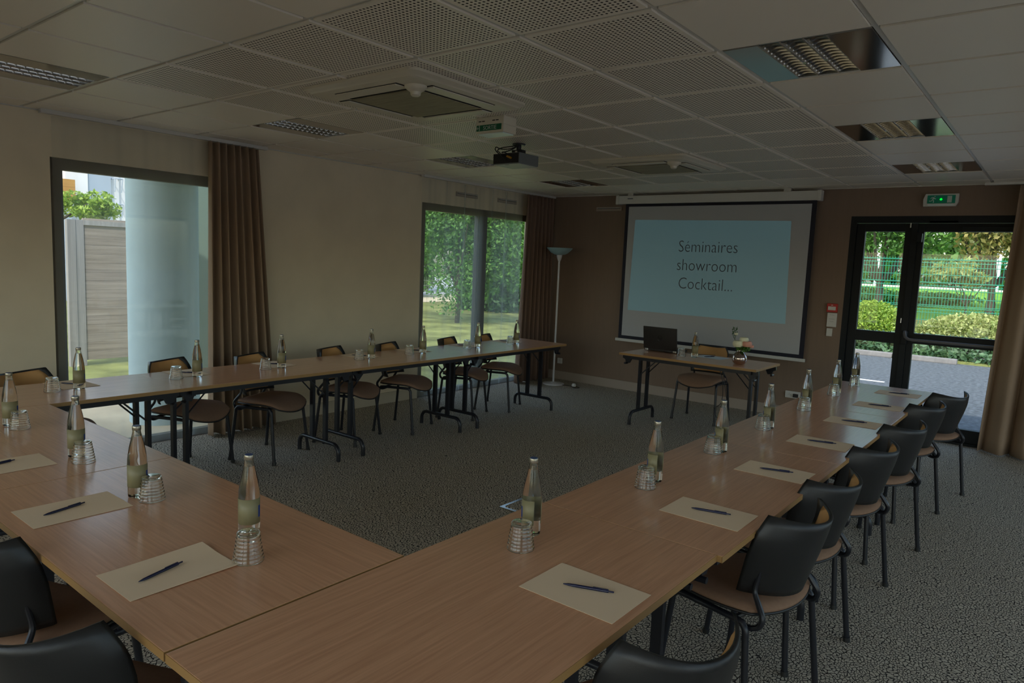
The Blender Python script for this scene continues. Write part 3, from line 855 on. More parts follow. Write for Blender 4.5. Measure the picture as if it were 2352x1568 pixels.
# ================================================================== CHAIRS
def make_chair(label, group):
    t = thing('stacking_chair', label, 'chair', group=group)
    ZS = .475
    def outline(a):
        return a
    def sq(u, v, hx0, hx1, hy):
        # square -> rounded shape
        a = 2 * u - 1; b = 2 * v - 1
        x = a * math.sqrt(max(0, 1 - .36 * b * b)); y = b * math.sqrt(max(0, 1 - .36 * a * a))
        X = hx0 + (hx1 - hx0) * (x + 1) / 2
        return X, y * hy, a, b
    def top(u, v):
        X, Y, a, b = sq(u, v, -.20, .265, .25)
        edge = max(abs(a), abs(b))
        z = ZS + .030 * (1 - edge ** 4) + .018 * (abs(Y) / .25) ** 2 * (1 if a < .3 else 1) - .055 * max(0, (X - .08) / .18) ** 2 - .005
        return Vector((X, Y, z))
    def bot(u, v):
        p = top(u, v); e = max(abs(2 * u - 1), abs(2 * v - 1))
        return Vector((p.x, p.y, p.z - .012 - .040 * (1 - e ** 4)))
    MB().slab(top, bot, 14, 14).build('seat', M['fabric_brown'], t, smooth='all')
    def top2(u, v):
        p = bot(u, v); c_ = Vector((.03, 0, p.z)); return c_ + (p - c_) * 1.012 - Vector((0, 0, .0012))
    def bot2(u, v):
        return top2(u, v) - Vector((0, 0, .009))
    MB().slab(top2, bot2, 12, 12).build('seat_shell', M['plastic_black'], t, smooth='all')
    def bk(y, s, off=0):
        # s 0 bottom .. 1 top ; y -1..1
        zt = .805 + .024 * y * y; zb = .512 + .010 * y * y
        z = zb + (zt - zb) * s
        hw = .190 + .026 * math.sin(PI * min(1, s * 1.08)) ** .8 if s < .93 else .216 - .026 * 1
        hw = .186 + .028 * min(1, s / .5) - (.045 * ((s - .72) / .28) ** 1.3 if s > .72 else 0)
        Y = y * hw
        x = -.205 - .30 * (z - .52) + .105 * y * y + .02 * y ** 4
        return Vector((x + off, Y, z))
    rc = lambda u, v: bk(2 * u - 1, v)
    MB().slab(lambda u, v: bk(2 * u - 1, v, .004), lambda u, v: bk(2 * u - 1, v, -.010), 16, 10).build('backrest', M['plastic_black'], t, smooth='all')
    def padf(u, v):
        y = (2 * u - 1) * .93; s = .06 + .91 * v; e = max(abs(2 * u - 1), abs(2 * v - 1))
        # rounded corners
        cx = 1 - .10 * (abs(2 * v - 1) ** 4)
        p = bk(y * cx, s, .006); return p + Vector((.034 * (1 - e ** 4), 0, 0))
    def padb(u, v):
        y = (2 * u - 1) * .93; s = .06 + .91 * v
        cx = 1 - .10 * (abs(2 * v - 1) ** 4)
        return bk(y * cx, s, .0045)
    MB().slab(padf, padb, 14, 10).build('back_pad', M['fabric_tan'], t, smooth='all')
    r = .0125
    for s in (-1, 1):
        # side loop: front leg and rear leg as separate legs, joined by the side rail
        yt, yb = s * .225, s * .250
        def ft(z): return Vector((.165 + .045 * (1 - z / .43), yt + (yb - yt) * (1 - z / .43), z))
        def rt(z): return Vector((-.150 - .045 * (1 - z / .43), yt + (yb - yt) * (1 - z / .43), z))
        q = MB(); q.tube([ft(.012), ft(.2), ft(.385)], r, 10)
        lg = q.build('leg', M['steel_black'], t, smooth=True)
        MB().tube([ft(.0), ft(.022)], r * 1.25, 10).build('foot_cap', M['plastic_black'], lg, smooth=True)
        q = MB(); q.tube([rt(.012), rt(.2), rt(.385)], r, 10)
        lg = q.build('leg', M['steel_black'], t, smooth=True)
        MB().tube([rt(.0), rt(.022)], r * 1.25, 10).build('foot_cap', M['plastic_black'], lg, smooth=True)
        rail = [ft(.385), ft(.41), Vector((.155, yt, .427)), Vector((.135, yt, .436)), Vector((0, yt, .437)), Vector((-.12, yt, .436)), Vector((-.14, yt, .427)), rt(.41), rt(.385)]
        q = MB(); q.tube(smooth_path(rail, 3), r, 10); q.build('side_rail', M['steel_black'], t, smooth=True)
        # arm that carries the back
        arm = smooth_path([(-.085, s * .20, .430), (-.135, s * .203, .412), (-.180, s * .196, .424), (-.192, s * .190, .46), (-.168, s * .181, .50), (-.144, s * .172, .54), (-.152, s * .166, .60), (-.166, s * .162, .66)], 5)
        q = MB(); q.tube(arm, [.011 - .005 * max(0, k / len(arm) - .5) * 2 for k in range(len(arm))], 8)
        q.build('back_arm', M['steel_black'], t, smooth=True)
    q = MB()
    for x in (.13, -.10): q.tube([(x, -.225, .434), (x, .225, .434)], .010, 8)
    q.build('cross_tube', M['steel_black'], t, smooth=True)
    return t
G1, G2, G3 = 'chairs along the left row', 'chairs along the right row', 'chairs along the near row'
ch0 = make_chair('black stacking chair behind the presenter desk, tan back to the screen', None)
if 'group' in ch0: del ch0['group']
place(ch0, (-3.10, 7.385, 0), -PI / 2)
A24 = math.radians(24)
LC = [(-5.09, 1.62, 'chair of the left row at the left picture edge, only its tan back top showing'),
      (-5.08, 2.56, 'brown seated chair of the left row standing before the near left window'),
      (-5.00, 3.20, 'brown seated chair of the left row beside the taupe curtain'),
      (-5.00, 4.00, 'chair against the plain cream wall on the left, nearer the camera of two'),
      (-4.975, 4.66, 'chair against the plain cream wall on the left, farther of two'),
      (-4.985, 5.53, 'chair of the left row before the left pane of the far window'),
      (-4.99, 6.14, 'last chair of the left row, before the right pane of the far window')]
for x, y, lab in LC: dup(ch0, (x - .045, y, 0), A24, lab, G1)
RC = [(-.83, 1.575, 155, 'tan backed chair at the bottom edge of the photo, nearest of the right row'),
      (-.90, 2.63, 167, 'black backed chair of the right row beside the joint of the first two tables'),
      (-.92, 3.19, 165, 'chair of the right row, third from the camera, pushed close to the second'),
      (-.91, 3.97, 163, 'fourth chair of the right row counted from the camera'),
      (-.88, 4.70, 156, 'fifth chair of the right row counted from the camera'),
      (-.89, 5.59, 156, 'chair of the right row, second from the door end'),
      (-.82, 6.28, 150, 'chair at the door end of the right row, turned towards the screen')]
for x, y, a, lab in RC: dup(ch0, (x + .03, y, 0), math.radians(a), lab, G2)
dup(ch0, (-1.85, .70, 0), math.radians(114), 'chair of the near row at the bottom left, its curved black back nearest the camera', G3)
dup(ch0, (-2.50, .74, 0), math.radians(112), 'chair of the near row cut by the left picture edge, brown seat showing', G3)

# ================================================================== TABLE SETTINGS
def make_bottle(label):
    t = thing('water_bottle', label, 'bottle')
    prof = [(.027, 0), (.0315, .004), (.0325, .012), (.0325, .125), (.0322, .138), (.0300, .158), (.0255, .185), (.0195, .212), (.0150, .232), (.0135, .242), (.0130, .25)]
    q = MB(); q.lathe(prof, 32)
    q.lathe([(.0090, .223), (.0125, .2235), (.0115, .238), (.0105, .2485)], 24, flip=True)   # air above the water
    q.build('bottle_body', M['glass'], t, smooth=True, recalc=False)
    q = MB(); q.lathe([(.0148, .2455), (.0152, .248), (.0145, .2485), (.0150, .252), (.0150, .2585), (.0140, .2605)], 24)
    c = q.build('cap', M['cap'], t, smooth=True)
    MB().lathe([(.0128, .2606), (.0122, .2616)], 20).build('cap_disc', M['cap_blue'], c)
    def lab_surf(a0, a1, z0, z1, r):
        return lambda u, v: Vector((r * math.cos(a0 + (a1 - a0) * u), r * math.sin(a0 + (a1 - a0) * u), z0 + (z1 - z0) * v))
    q = MB(); q.slab(lab_surf(-2.75, 2.6, .040, .122, .0332), lab_surf(-2.75, 2.6, .040, .122, .0328), 40, 1)
    l = q.build('bottle_label', M['label'], t, smooth='all')
    q = MB(); q.slab(lab_surf(.86, 1.22, .060, .098, .0336), lab_surf(.86, 1.22, .060, .098, .0333), 6, 1)
    q.build('label_stripe', M['blue'], l)
    return t
def make_tumbler(label):
    t = thing('drinking_glass', label, 'glass')
    H = .088; outer = []; N = 8
    for i in range(N * 4 + 1):
        z = H * i / (N * 4); s = i / (N * 4)
        r = .0440 * (1 - s) + .0305 * s + .0016 * (1 - math.cos(2 * PI * s * N)) * .5
        if s > .97: r -= .003
        outer.append((r, z))
    inner = []
    for i in range(N * 4 - 3):
        z = H * i / (N * 4); s = i / (N * 4)
        inner.append((.0418 * (1 - s) + .0283 * s + .0013 * (1 - math.cos(2 * PI * s * N)) * .5, z + .0012))
    q = MB()
    q.lathe(outer, 32, cap0=False); q.lathe(inner, 32, cap0=False, flip=True)
    # rim ring
    bm = q.bm; bm.verts.ensure_lookup_table()
    n = 32; o0 = list(bm.verts)[:n]; i0 = list(bm.verts)[len(outer) * n:len(outer) * n + n]
    for k in range(n): bm.faces.new((o0[(k + 1) % n], o0[k], i0[k], i0[(k + 1) % n]))
    q.build('glass_body', M['tumbler'], t, smooth='all', recalc=False)
    return t
def make_pen(label):
    t = thing('ballpoint_pen', label, 'pen')
    def ly(pr, nm, m, x=1):
        q = MB(); q.lathe(pr, 12); o = q.build(nm, m, t, smooth=True)
        for v in o.data.vertices: v.co = Vector((v.co.z, v.co.x, v.co.y + .0046))
        return o
    ly([(.0010, -.073), (.0018, -.070), (.0036, -.058), (.0043, -.040), (.0044, .0), (.0044, .052), (.0040, .056)], 'barrel', M['pen'])
    ly([(.0024, .0562), (.0024, .069), (.0018, .071)], 'push_button', M['pen'])
    q = MB(); q.box(.012, .055, -.0018, .0018, .0085, .0105, bev=.0006); q.build('clip', M['pen'], t)
    return t
def make_paper(label, m, sx, sy, curl=0.0):
    q = MB()
    def f(u, v):
        z = curl * (math.sin(u * 5 + 1) * v * v * .5 + .5 * abs(2 * u - 1) ** 3 * v)
        return Vector(((u - .5) * sx, (v - .5) * sy, .0014 + max(0, z)))
    q.slab(f, lambda u, v: f(u, v) - Vector((0, 0, .0008)), 10, 10)
    return tag(q.build('paper_sheet', m, None), label, 'paper')
K = .9677
seatsL = [(1.75, 1.60), (2.53, 2.38), (3.23, 3.09), (4.16, 4.03), (4.81, 4.64), (5.63, 5.47), (6.30, 6.20)]
posL = ['nearest the left picture edge', 'second from the near end', 'third from the near end', 'fourth, midway along', 'third from the screen end', 'second from the screen end', 'last at the screen end']
nb = [(-4.13, 1.15), (-3.34, 1.17), (-2.65, 1.13), (-2.04, 1.22)]
ng = [(-4.03, 1.16), (-3.24, 1.16), (-2.58, 1.15), (-1.86, 1.11)]
posN = ['leftmost, at the picture edge', 'second from the left', 'third from the left', 'rightmost, nearest the right row']
rb = [(-1.37, 1.88), (-1.34, 2.74), (-1.33, 3.46), (-1.34, 4.22), (-1.37, 5.10), (-1.37, 5.91), (-1.39, 6.62)]
rg = [(-1.32, 1.76), (-1.33, 2.64), (-1.35, 3.41), (-1.35, 4.16), (-1.35, 4.98), (-1.36, 5.79), (-1.36, 6.47)]
posR = ['nearest the camera', 'second from the camera', 'third from the camera', 'fourth, midway along', 'third from the door end', 'second from the door end', 'last at the door end']
GB, GG, GP, GQ = 'water bottles on the tables', 'upturned glasses on the tables', 'pens on the paper sheets', 'paper sheets on the tables'
bot0 = make_bottle('capped water bottle on the presenter desk beside the laptop')
gl0 = make_tumbler('upturned ribbed glass on the presenter desk beside the laptop')
pen0 = make_pen('dark pen lying on the white sheet of the presenter desk')
bot0['group'] = GB; gl0['group'] = GG; pen0['group'] = GP
def camang(x, y): return math.atan2(-y, -x)    # direction from the bottle to the camera
place(bot0, (-2.965, 6.80, T), camang(-2.965, 6.8) + 1.9)
place(gl0, (-3.085, 6.74, T), 0)
p = make_paper('white sheet lying on the presenter desk', M['paper_white'], .30, .21, 0)
p.location = (-2.84, 6.955, T); p.rotation_euler.z = -.15
place(pen0, (-2.865, 6.955, T + .0016), math.radians(62))
for i, (yb, yg) in enumerate(seatsL):
    x, y = -4.92 * K, yb * K
    dup(bot0, (x, y, T), camang(x, y) + .1 - .0, 'water bottle on the left row, ' + posL[i])
    dup(gl0, (-4.93 * K, yg * K, T), i * .7, 'upturned ribbed glass on the left row, ' + posL[i])
    yp = (1.77, 2.54, 3.28, 4.18, 4.86, 5.62, 6.34)[i] * K
    o = make_paper('pale paper sheet on the left row, ' + posL[i], M['paper'], .305, .215, 0); o['group'] = GQ
    o.location = (-5.13 * K + .02, yp, T); o.rotation_euler.z = (.06, -.05, .04, .03, -.04, .05, 0)[i]
    dup(pen0, (-5.13 * K + .02, yp, T + .0016), math.radians(35 + 7 * (i % 3)), 'dark pen on the paper of the left row, ' + posL[i])
for i in range(4):
    x, y = nb[i][0] * K, nb[i][1] * K
    dup(bot0, (x, y, T), camang(x, y) + .1, 'water bottle on the near row, ' + posN[i])
    dup(gl0, (ng[i][0] * K, ng[i][1] * K, T), i * .9, 'upturned ribbed glass on the near row, ' + posN[i])
    xp = (-4.10, -3.38, -2.665, -1.955)[i] * K
    o = make_paper('pale paper sheet on the near row, ' + posN[i], M['paper'], .213, .30, .008 if i == 3 else 0); o['group'] = GQ
    o.location = (xp, .888, T)
    dup(pen0, ((-3.98, -3.30, -2.585, -1.89)[i], .865, T + .0016), math.radians(106), 'dark pen on the paper of the near row, ' + posN[i])
for i in range(7):
    x, y = rb[i][0] * K, rb[i][1] * K
    dup(bot0, (x, y, T), camang(x, y) - 2.33, 'water bottle on the right row, ' + posR[i])
    dup(gl0, (rg[i][0] * K, rg[i][1] * K, T), i * 1.1, 'upturned ribbed glass on the right row, ' + posR[i])
    yp = (1.65, 2.53, 3.30, 4.07, 4.82, 5.59, 6.32)[i] * K
    o = make_paper('pale paper sheet on the right row, ' + posR[i], M['paper'], .30, .213, 0); o['group'] = GQ
    o.location = (-1.0 * K, yp, T); o.rotation_euler.z = (0, .0, -.01, .01, 0, .01, 0)[i]
    dup(pen0, (-1.0 * K + .005, yp + .012, T + .0016), PI + math.radians((22, 15, 17, 14, 16, 12, 14)[i]) - PI, 'dark pen on the paper of the right row, ' + posR[i])

# ================================================================== PRESENTER DESK OBJECTS
lp = thing('laptop', 'open black laptop on the presenter desk, lid turned to the room', 'laptop', (-3.385, 6.87, T))
MB().box(-.195, .195, 0, .25, .006, .030, bev=.006).build('laptop_base', M['laptop'], lp)
mt = Matrix.Translation((0, -.004, .030)) @ Matrix.Rotation(math.radians(9), 4, 'X')
lid = MB().box(-.197, .197, -.012, 0, 0, .245, mtx=mt, bev=.0055).build('laptop_lid', M['laptop'], lp, smooth=True)
q = MB()
q.tube([mt @ Vector((.028 * math.cos(a * PI / 12), -.0122, .125 + .028 * math.sin(a * PI / 12))) for a in range(24)], .0016, 5, closed=True)
q.build('round_logo', M['laptop_logo'], lid)
text_mesh('hp', .040, mt @ Matrix.Translation((0, -.0125, .114)) @ Matrix.Rotation(PI / 2, 4, 'X') , M['laptop_logo'], 'logo_letters', lid, .0004)
for s in (-1, 1): MB().box(s * .165 - .018, s * .165 + .018, -.008, .006, .008, .026, bev=.003).build('hinge_cover', M['satin_al'], lp)
MB().box(-.15, .15, .03, .12, .0302, .032).build('keyboard', M['dark'], lp)
MB().tube(smooth_path([(.198, .10, .018), (.26, .12, .012), (.36, .16, .006), (.45, .20, .005), (.50, .26, .005), (.50, .275, -.01), (.505, .282, -.08)], 5), .0028, 6).build('laptop_cable', M['cable'], lp)
vs = thing('flower_vase', 'silver round vase with cream and pink roses on the presenter desk', 'vase', (-2.455, 6.70, T))
prof = [(.036, 0), (.052, .006), (.068, .028), (.073, .052), (.068, .078), (.052, .102), (.034, .122), (.028, .134), (.032, .146)]
q = MB(); q.lathe(prof, 36, cap1=False); q.lathe([(r_ - .003, z + .003) for r_, z in prof], 36, cap1=False, flip=True)
q.build('vase_body', M['silver'], vs, smooth='all', recalc=False)
def rose(c, r, m, nm):
    q = MB(); rnd = random.Random(int(r * 1e5))
    for L in range(4):
        n = 4 + L; rr = r * (.3 + .23 * L)
        for k in range(n):
            a = 2 * PI * k / n + L * .6
            def f(u, v, a=a, rr=rr, L=L):
                aa = a + (u - .5) * 2.0 * PI / n * 1.25
                el = -.9 + 1.9 * v
                R = rr * math.cos(el * .75) * (1 + .12 * v)
                return Vector((c[0] + R * math.cos(aa), c[1] + R * math.sin(aa), c[2] + rr * .9 * math.sin(el) * .8 + (.1 * (3 - L)) * r))
            q.grid(f, 4, 5)
    return q.build(nm, m, vs, smooth='all', recalc=False)
rose((-.014, -.03, .200), .050, M['petal_white'], 'cream_rose')
rose((.030, .0, .240), .042, M['petal_white'], 'cream_rose')
rose((.066, -.012, .205), .045, M['petal_pink'], 'pink_rose')
rose((.100, .02, .182), .022, M['petal_pink'], 'pink_bud')
rose((-.052, 0, .292), .018, M['petal_white'], 'white_bud')
q = MB()
for a, b in (((-.01, -.02), (-.012, -.028, .17)), ((.01, 0), (.032, 0, .19)), ((.015, 0), (.06, -.01, .17)), ((0, .01), (.085, .02, .16))):
    q.tube(smooth_path([(a[0], a[1], .02), (a[0], a[1], .13), b], 4), .0022, 6)
q.tube(smooth_path([(-.005, 0, .05), (-.02, 0, .16), (-.06, 0, .23), (-.052, 0, .285)], 4), .0022, 6)
q.tube(smooth_path([(-.06, 0, .23), (-.09, .0, .30), (-.085, 0, .36)], 4), .0015, 6)
q.tube(smooth_path([(-.085, 0, .30), (-.05, .0, .34), (-.045, 0, .365)], 4), .0015, 6)
q.build('stems', M['stem'], vs)
q = foliage((.02, 0, .168), (.085, .060, .045), 240, .015, 31)
q2 = foliage((-.07, 0, .31), (.03, .02, .055), 60, .011, 32)
q.build('leaves', M['leafA'], vs, recalc=False); q2.build('leaves', M['leafC'], vs, recalc=False)
# cables from desk to floor
cb = MB()
cb.tube(smooth_path([(-2.72, 6.95, .70), (-2.66, 6.93, .45), (-2.60, 6.92, .2), (-2.58, 6.93, .02), (-2.50, 6.95, .006), (-2.42, 7.1, .006)], 6), .0035, 6)
tag(cb.build('desk_cable', M['cable'], smooth=True), 'black cable dropping straight from the presenter desk to the carpet', 'cable')
cb = MB()
cb.tube(smooth_path([(-2.78, 7.0, .70), (-2.72, 7.0, .5), (-2.74, 7.05, .3), (-2.82, 7.08, .2), (-2.75, 7.1, .05), (-2.62, 7.0, .006), (-2.50, 7.25, .006), (-2.35, 7.45, .006), (-2.30, 8.2, .006)], 6), .0035, 6)
tag(cb.build('desk_cable', M['cable'], smooth=True), 'black cable looping under the presenter desk towards the wall socket', 'cable')

# ================================================================== SCREEN
YS = BW - .10
sc = thing('projection_screen', 'white pull-down projection screen with black border showing a slide', 'projection screen', (-3.53, YS, 0))
X0 = -3.53
MB().box(-4.83 - X0, -2.25 - X0, -.05, .05, 2.49, 2.595, bev=.008).build('screen_case', M['white_plastic'], sc)
MB().box(-4.835 - X0, -4.79 - X0, -.054, .054, 2.485, 2.60, bev=.008).build('end_cap', M['white_plastic'], sc)
MB().box(-2.29 - X0, -2.245 - X0, -.054, .054, 2.485, 2.60, bev=.008).build('end_cap', M['white_plastic'], sc)
for x in (-4.63, -2.62): MB().box(x - .04 - X0, x + .04 - X0, -.03, .03, 2.595, CE - .007).build('ceiling_bracket', M['white_plastic'], sc)
MB().box(-4.66 - X0, -4.58 - X0, -.0515, -.0495, 2.55, 2.562).build('name_plate', M['slide_text'], sc)
MB().box(-4.705 - X0, -2.295 - X0, -.004, .004, .71, 2.49).build('screen_border', M['screen_black'], sc)
MB().box(-4.655 - X0, -2.345 - X0, -.0065, -.0045, .755, 2.455).build('screen_fabric', M['screen'], sc)
MB().box(-4.745 - X0, -2.275 - X0, -.014, .014, .675, .712, bev=.004).build('bottom_bar', M['white_plastic'], sc)
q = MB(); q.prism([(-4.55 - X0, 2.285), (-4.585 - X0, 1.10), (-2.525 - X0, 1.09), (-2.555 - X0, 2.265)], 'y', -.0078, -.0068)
sl = q.build('slide', M['slide'], sc)  # thin glowing sheet standing in for the projector's light
for i, (s, z) in enumerate((('S\u00e9minaires', 1.885), ('showroom', 1.655), ('Cocktail...', 1.425))):
    mt = Matrix.Translation((0, -.0082, z)) @ Matrix.Rotation(PI / 2, 4, 'X')
    text_mesh(s, .208, mt, M['slide_text'], 'slide_text', sl, .0003, offset=-.0026, sx=.86)

# ================================================================== WALL ITEMS
ex = thing('exit_light', 'green emergency exit light with running figure above the glass door', 'exit sign', (-1.12, BW, 2.475))
q = MB(); q.prism([(-.150, -.062), (.135, -.062), (.155, -.02), (.155, .062), (-.135, .062), (-.155, .01)], 'y', -.04, -.001); q.build('sign_case', M['white_plastic'], ex)
MB().box(-.118, .128, -.0425, -.0402, -.034, .048).build('sign_panel', M['green_glow'], ex)
MB().box(.058, .098, -.0438, -.0427, -.026, .040).build('door_symbol', M['sign_white'], ex)
q = MB(); Yp = -.0434
def st(*p, r=.0042): q.tube([(a, Yp, b) for a, b in p], r, 6)
q.lathe([(.0001, -.006), (.005, -.003), (.006, 0), (.005, .003), (.0001, .006)], 10, c=(-.052, Yp, .036))
st((-.060, .026), (-.070, .008), r=.0065); st((-.062, .026), (-.078, .026), (-.088, .014)); st((-.060, .024), (-.052, .012), (-.042, .014)); st((-.070, .006), (-.060, -.008), (-.062, -.026)); st((-.072, .004), (-.082, -.010), (-.100, -.010))
q.build('running_figure', M['sign_white'], ex)
MB().lathe([(.0001, -.011), (.009, -.005), (.012, 0), (.008, .006), (.0001, .014)], 12, c=(.004, -.044, .006)).build('green_lamp', M['green_led'], ex, smooth=True)
MB().box(-.11, .12, -.0415, -.0402, -.055, -.042).build('lower_strip', M['diffuser'], ex)

# SORTIE block on the ceiling
zs = CE - .006
so_ = thing('exit_block', 'ceiling mounted exit block with green SORTIE plate', 'exit sign', (-3.13, 3.70, zs))
MB().box(-.125, .115, -.075, .06, -.055, 0, bev=.004).build('block_case', M['ac_white'], so_)
MB().box(-.125, .115, -.075, .06, -.105, -.0555, bev=.004).build('block_lower_case', M['ac_white'], so_)
MB().box(-.113, .103, -.063, .048, -.112, -.1055).build('light_diffuser', M['diffuser'], so_)
pl = MB().box(-.118, .098, -.0785, -.0755, -.090, -.052).build('green_plate', M['green_sign'], so_)
text_mesh('SORTIE', .036, Matrix.Translation((.0, -.0788, -.084)) @ Matrix.Rotation(PI / 2, 4, 'X'), M['sign_white'], 'sign_lettering', pl, .0004)
MB().box(-.094, -.089, -.0795, -.0787, -.088, -.054).build('arrow_bar', M['sign_white'], pl)
q = MB()
for p in (((-.096, -.071), (-.114, -.071)), ((-.106, -.062), (-.114, -.071)), ((-.106, -.080), (-.114, -.071))): q.tube([(p[0][0], -.0792, p[0][1]), (p[1][0], -.0792, p[1][1])], .0016, 5)
q.build('arrow', M['sign_white'], pl)
q = MB()
for x in (-.09, -.06, .03, .06): q.box(x - .012, x + .012, -.0762, -.0755, -.030, -.024)
q.build('vent_slots', M['dark'], so_)

# fire alarm call point and plates left of the door
al = thing('fire_alarm', 'red fire alarm call point on the brown wall left of the door', 'fire alarm', (-2.055, BW, 1.31))
MB().box(-.055, .055, -.035, -.001, -.048, .048, bev=.006).build('alarm_case', M['red'], al)
MB().box(-.04, .04, -.0375, -.0355, -.025, .015).build('alarm_window', M['white_plastic'], al)
MB().box(-.008, .008, -.0375, -.0355, .026, .034).build('alarm_mark', M['white_plastic'], al)
o = tag(MB().box(-.05, .05, -.022, -.001, -.078, .078, bev=.005).build('notice_plate', M['white_plastic'], loc=(-2.05, BW, 1.175)), 'tall white plate on the brown wall directly below the red alarm', 'wall plate')
for dz, w_ in ((.055, .025), (.01, .03), (-.018, .02)): MB().box(-w_, w_, -.0232, -.0222, dz, dz + .002).build('printed_line', M['grey_frame'], o)
o = tag(MB().box(-.03, .03, -.018, -.001, -.044, .044, bev=.004).build('light_switch', M['white_plastic'], loc=(-2.065, BW, 1.035)), 'small white switch, lowest of the stack left of the door', 'switch')
def vent(loc, label, rz=0):
    t = thing('wall_vent', label, 'vent', loc, rz)
    MB().box(-.20, .20, -.012, -.001, -.028, .028, bev=.003).build('vent_frame', M['plinth'], t)
    MB().box(-.18, .18, -.0135, -.0122, .003, .010).build('vent_slot', M['dark'], t)
    MB().box(-.18, .18, -.028, -.0136, .010, .016).build('vent_lip', M['white_plastic'], t)
    return t
vent((-5.02, BW, 2.44), 'narrow vent on the brown wall left of the projection screen')
vent((LW, 6.55, 2.47), 'narrow vent above the left pane of the far left window, behind the sheer', PI / 2)
vent((LW, 7.35, 2.47), 'narrow vent above the right pane of the far left window, behind the sheer', PI / 2)
def socket(loc, w_, n, label):
    t = thing('wall_socket', label, 'socket', loc)
    MB().box(-w_ / 2, w_ / 2, -.018, -.001, -.04, .04, bev=.005).build('socket_plate', M['white_plastic'], t)
    for k in range(n):
        x = (k - (n - 1) / 2) * .075
        q = MB()
        for dx, dz in ((-.010, 0), (.010, 0), (0, .014)): q.tube([(x + dx, -.019, dz), (x + dx, -.0175, dz)], .003, 8)
        q.build('socket_holes', M['dark'], t)
    return t
socket((-5.70, BW, .27), .08, 1, 'single white wall socket beside the floor lamp')
s2 = socket((-2.40, BW, .27), .17, 2, 'double white wall socket right of the presenter desk')
MB().box(.01, .065, -.045, -.019, -.025, .015, bev=.005).build('plug', M['cable'], s2)
# floor box
fb = thing('floor_box', 'flat grey floor box lid in the carpet beside the right row', 'floor box', (-2.80, 3.72, 0), math.radians(0))
MB().box(-.09, .09, -.13, .13, .001, .010, bev=.002).build('lid_frame', M['satin_al'], fb)
MB().box(-.06, .06, -.10, .10, .0101, .014).build('lid_insert', M['carpet'], fb)

# ================================================================== FLOOR LAMP
fl = thing('floor_lamp', 'white uplighter floor lamp with glass bowl in the far left corner', 'lamp', (-5.50, 7.92, 0))
MB().lathe([(.145, .0), (.15, .006), (.148, .018), (.05, .028), (.02, .04)], 36).build('lamp_base', M['white_metal'], fl, smooth=True)
MB().tube([(0, 0, .03), (0, 0, .9), (0, 0, 1.72)], .0135, 12).build('pole', M['white_metal'], fl, smooth=True)
MB().lathe([(.014, 1.70), (.028, 1.735), (.036, 1.765), (.038, 1.79)], 24).build('socket_cup', M['white_metal'], fl, smooth=True)
bp_ = [(.036, 1.79), (.075, 1.797), (.115, 1.818), (.15, 1.850), (.178, 1.883)]
q = MB(); q.lathe(bp_, 36, cap0=True, cap1=False); q.lathe([(r_ - .003, z + .003) for r_, z in bp_], 36, cap0=True, cap1=False, flip=True)
q.build('glass_bowl', M['lamp_glass'], fl, smooth='all', recalc=False)
ls = MB().tube(smooth_path([(.14, 0, .01), (.22, .05, .006), (.30, .02, .006), (.36, -.03, .006), (.42, 0, .006), (.38, .06, .006), (.32, .02, .02)], 6), .0035, 6).build('lamp_cord', M['cable'], fl, smooth=True)
MB().lathe([(.018, .012), (.03, .02), (.032, .035), (.022, .055), (.006, .06)], 16, c=(.33, .02, -.004)).build('foot_switch', M['white_plastic'], ls, smooth=True)

# ================================================================== CEILING ITEMS
def make_light(label):
    t = thing('ceiling_light', label, 'ceiling light', group='louvred ceiling lights')
    a, b = .3125 - .014, .31 - .014
    lx0, lx1 = -.3125 + .165, -.3125 + .445
    q = MB(); q.box(-a, a, -b, b, .085, .10); q.box(-a, -a + .004, -b, b, .004, .085).box(a - .004, a, -b, b, .004, .085).box(-a, a, -b, -b + .004, .004, .085).box(-a, a, b - .004, b, .004, .085)
    q.build('housing', M['satin_al'], t)
    MB().box(-a, lx0, -b, b, .0, .004).build('side_panel', M['mirror_al'], t)
    MB().box(lx1, a, -b, b, .0, .004).build('side_panel', M['mirror_al'], t)
    wb = (lx1 - lx0) / 3
    for k in range(3):
        x0 = lx0 + k * wb; x1 = x0 + wb
        q = MB()
        def side(s):
            def f(u, v):
                xx = (x0 + .004 + .018 * v ** 1.8) if s < 0 else (x1 - .004 - .018 * v ** 1.8)
                return Vector((xx, -b + .004 + (2 * b - .008) * u, .002 + .05 * v))
            return f
        q.grid(side(-1), 1, 6); q.grid(side(1), 1, 6)
        q.box(x0, x0 + .004, -b + .004, b - .004, .0, .05); q.box(x1 - .004, x1, -b + .004, b - .004, .0, .05)
        for j in range(13):
            y = -b + .03 + j * (2 * b - .06) / 12
            def bl(u, v, y=y):
                return Vector((x0 + .004 + (x1 - x0 - .008) * u, y + .010 * (v ** 1.5), .003 + .036 * v - .010 * math.sin(PI * u) * (1 - v) * -1))
            def bl2(u, v, y=y):
                p = bl(u, v); return Vector((p.x, 2 * y - p.y - .0006, p.z))
            q.grid(bl, 6, 4); q.grid(bl2, 6, 4)
        q.build('louvre', M['mirror_al'], t, smooth='all', recalc=False)
        MB().tube([((x0 + x1) / 2, -b + .02, .066), ((x0 + x1) / 2, b - .02, .066)], .008, 8).build('fluorescent_tube', M['white_plastic'], t)
    return t
LL = ['large louvred ceiling light at the upper right, nearest of the right line', 'middle louvred ceiling light of the right line, reflecting green', 'smallest louvred ceiling light of the right line, nearest the door',
      'louvred ceiling light cut by the left picture edge', 'louvred ceiling light of the left line above the taupe curtain', 'louvred ceiling light of the left line just left of the projector', 'farthest louvred ceiling light of the left line, near the brown wall']
cl0 = make_light(LL[0])
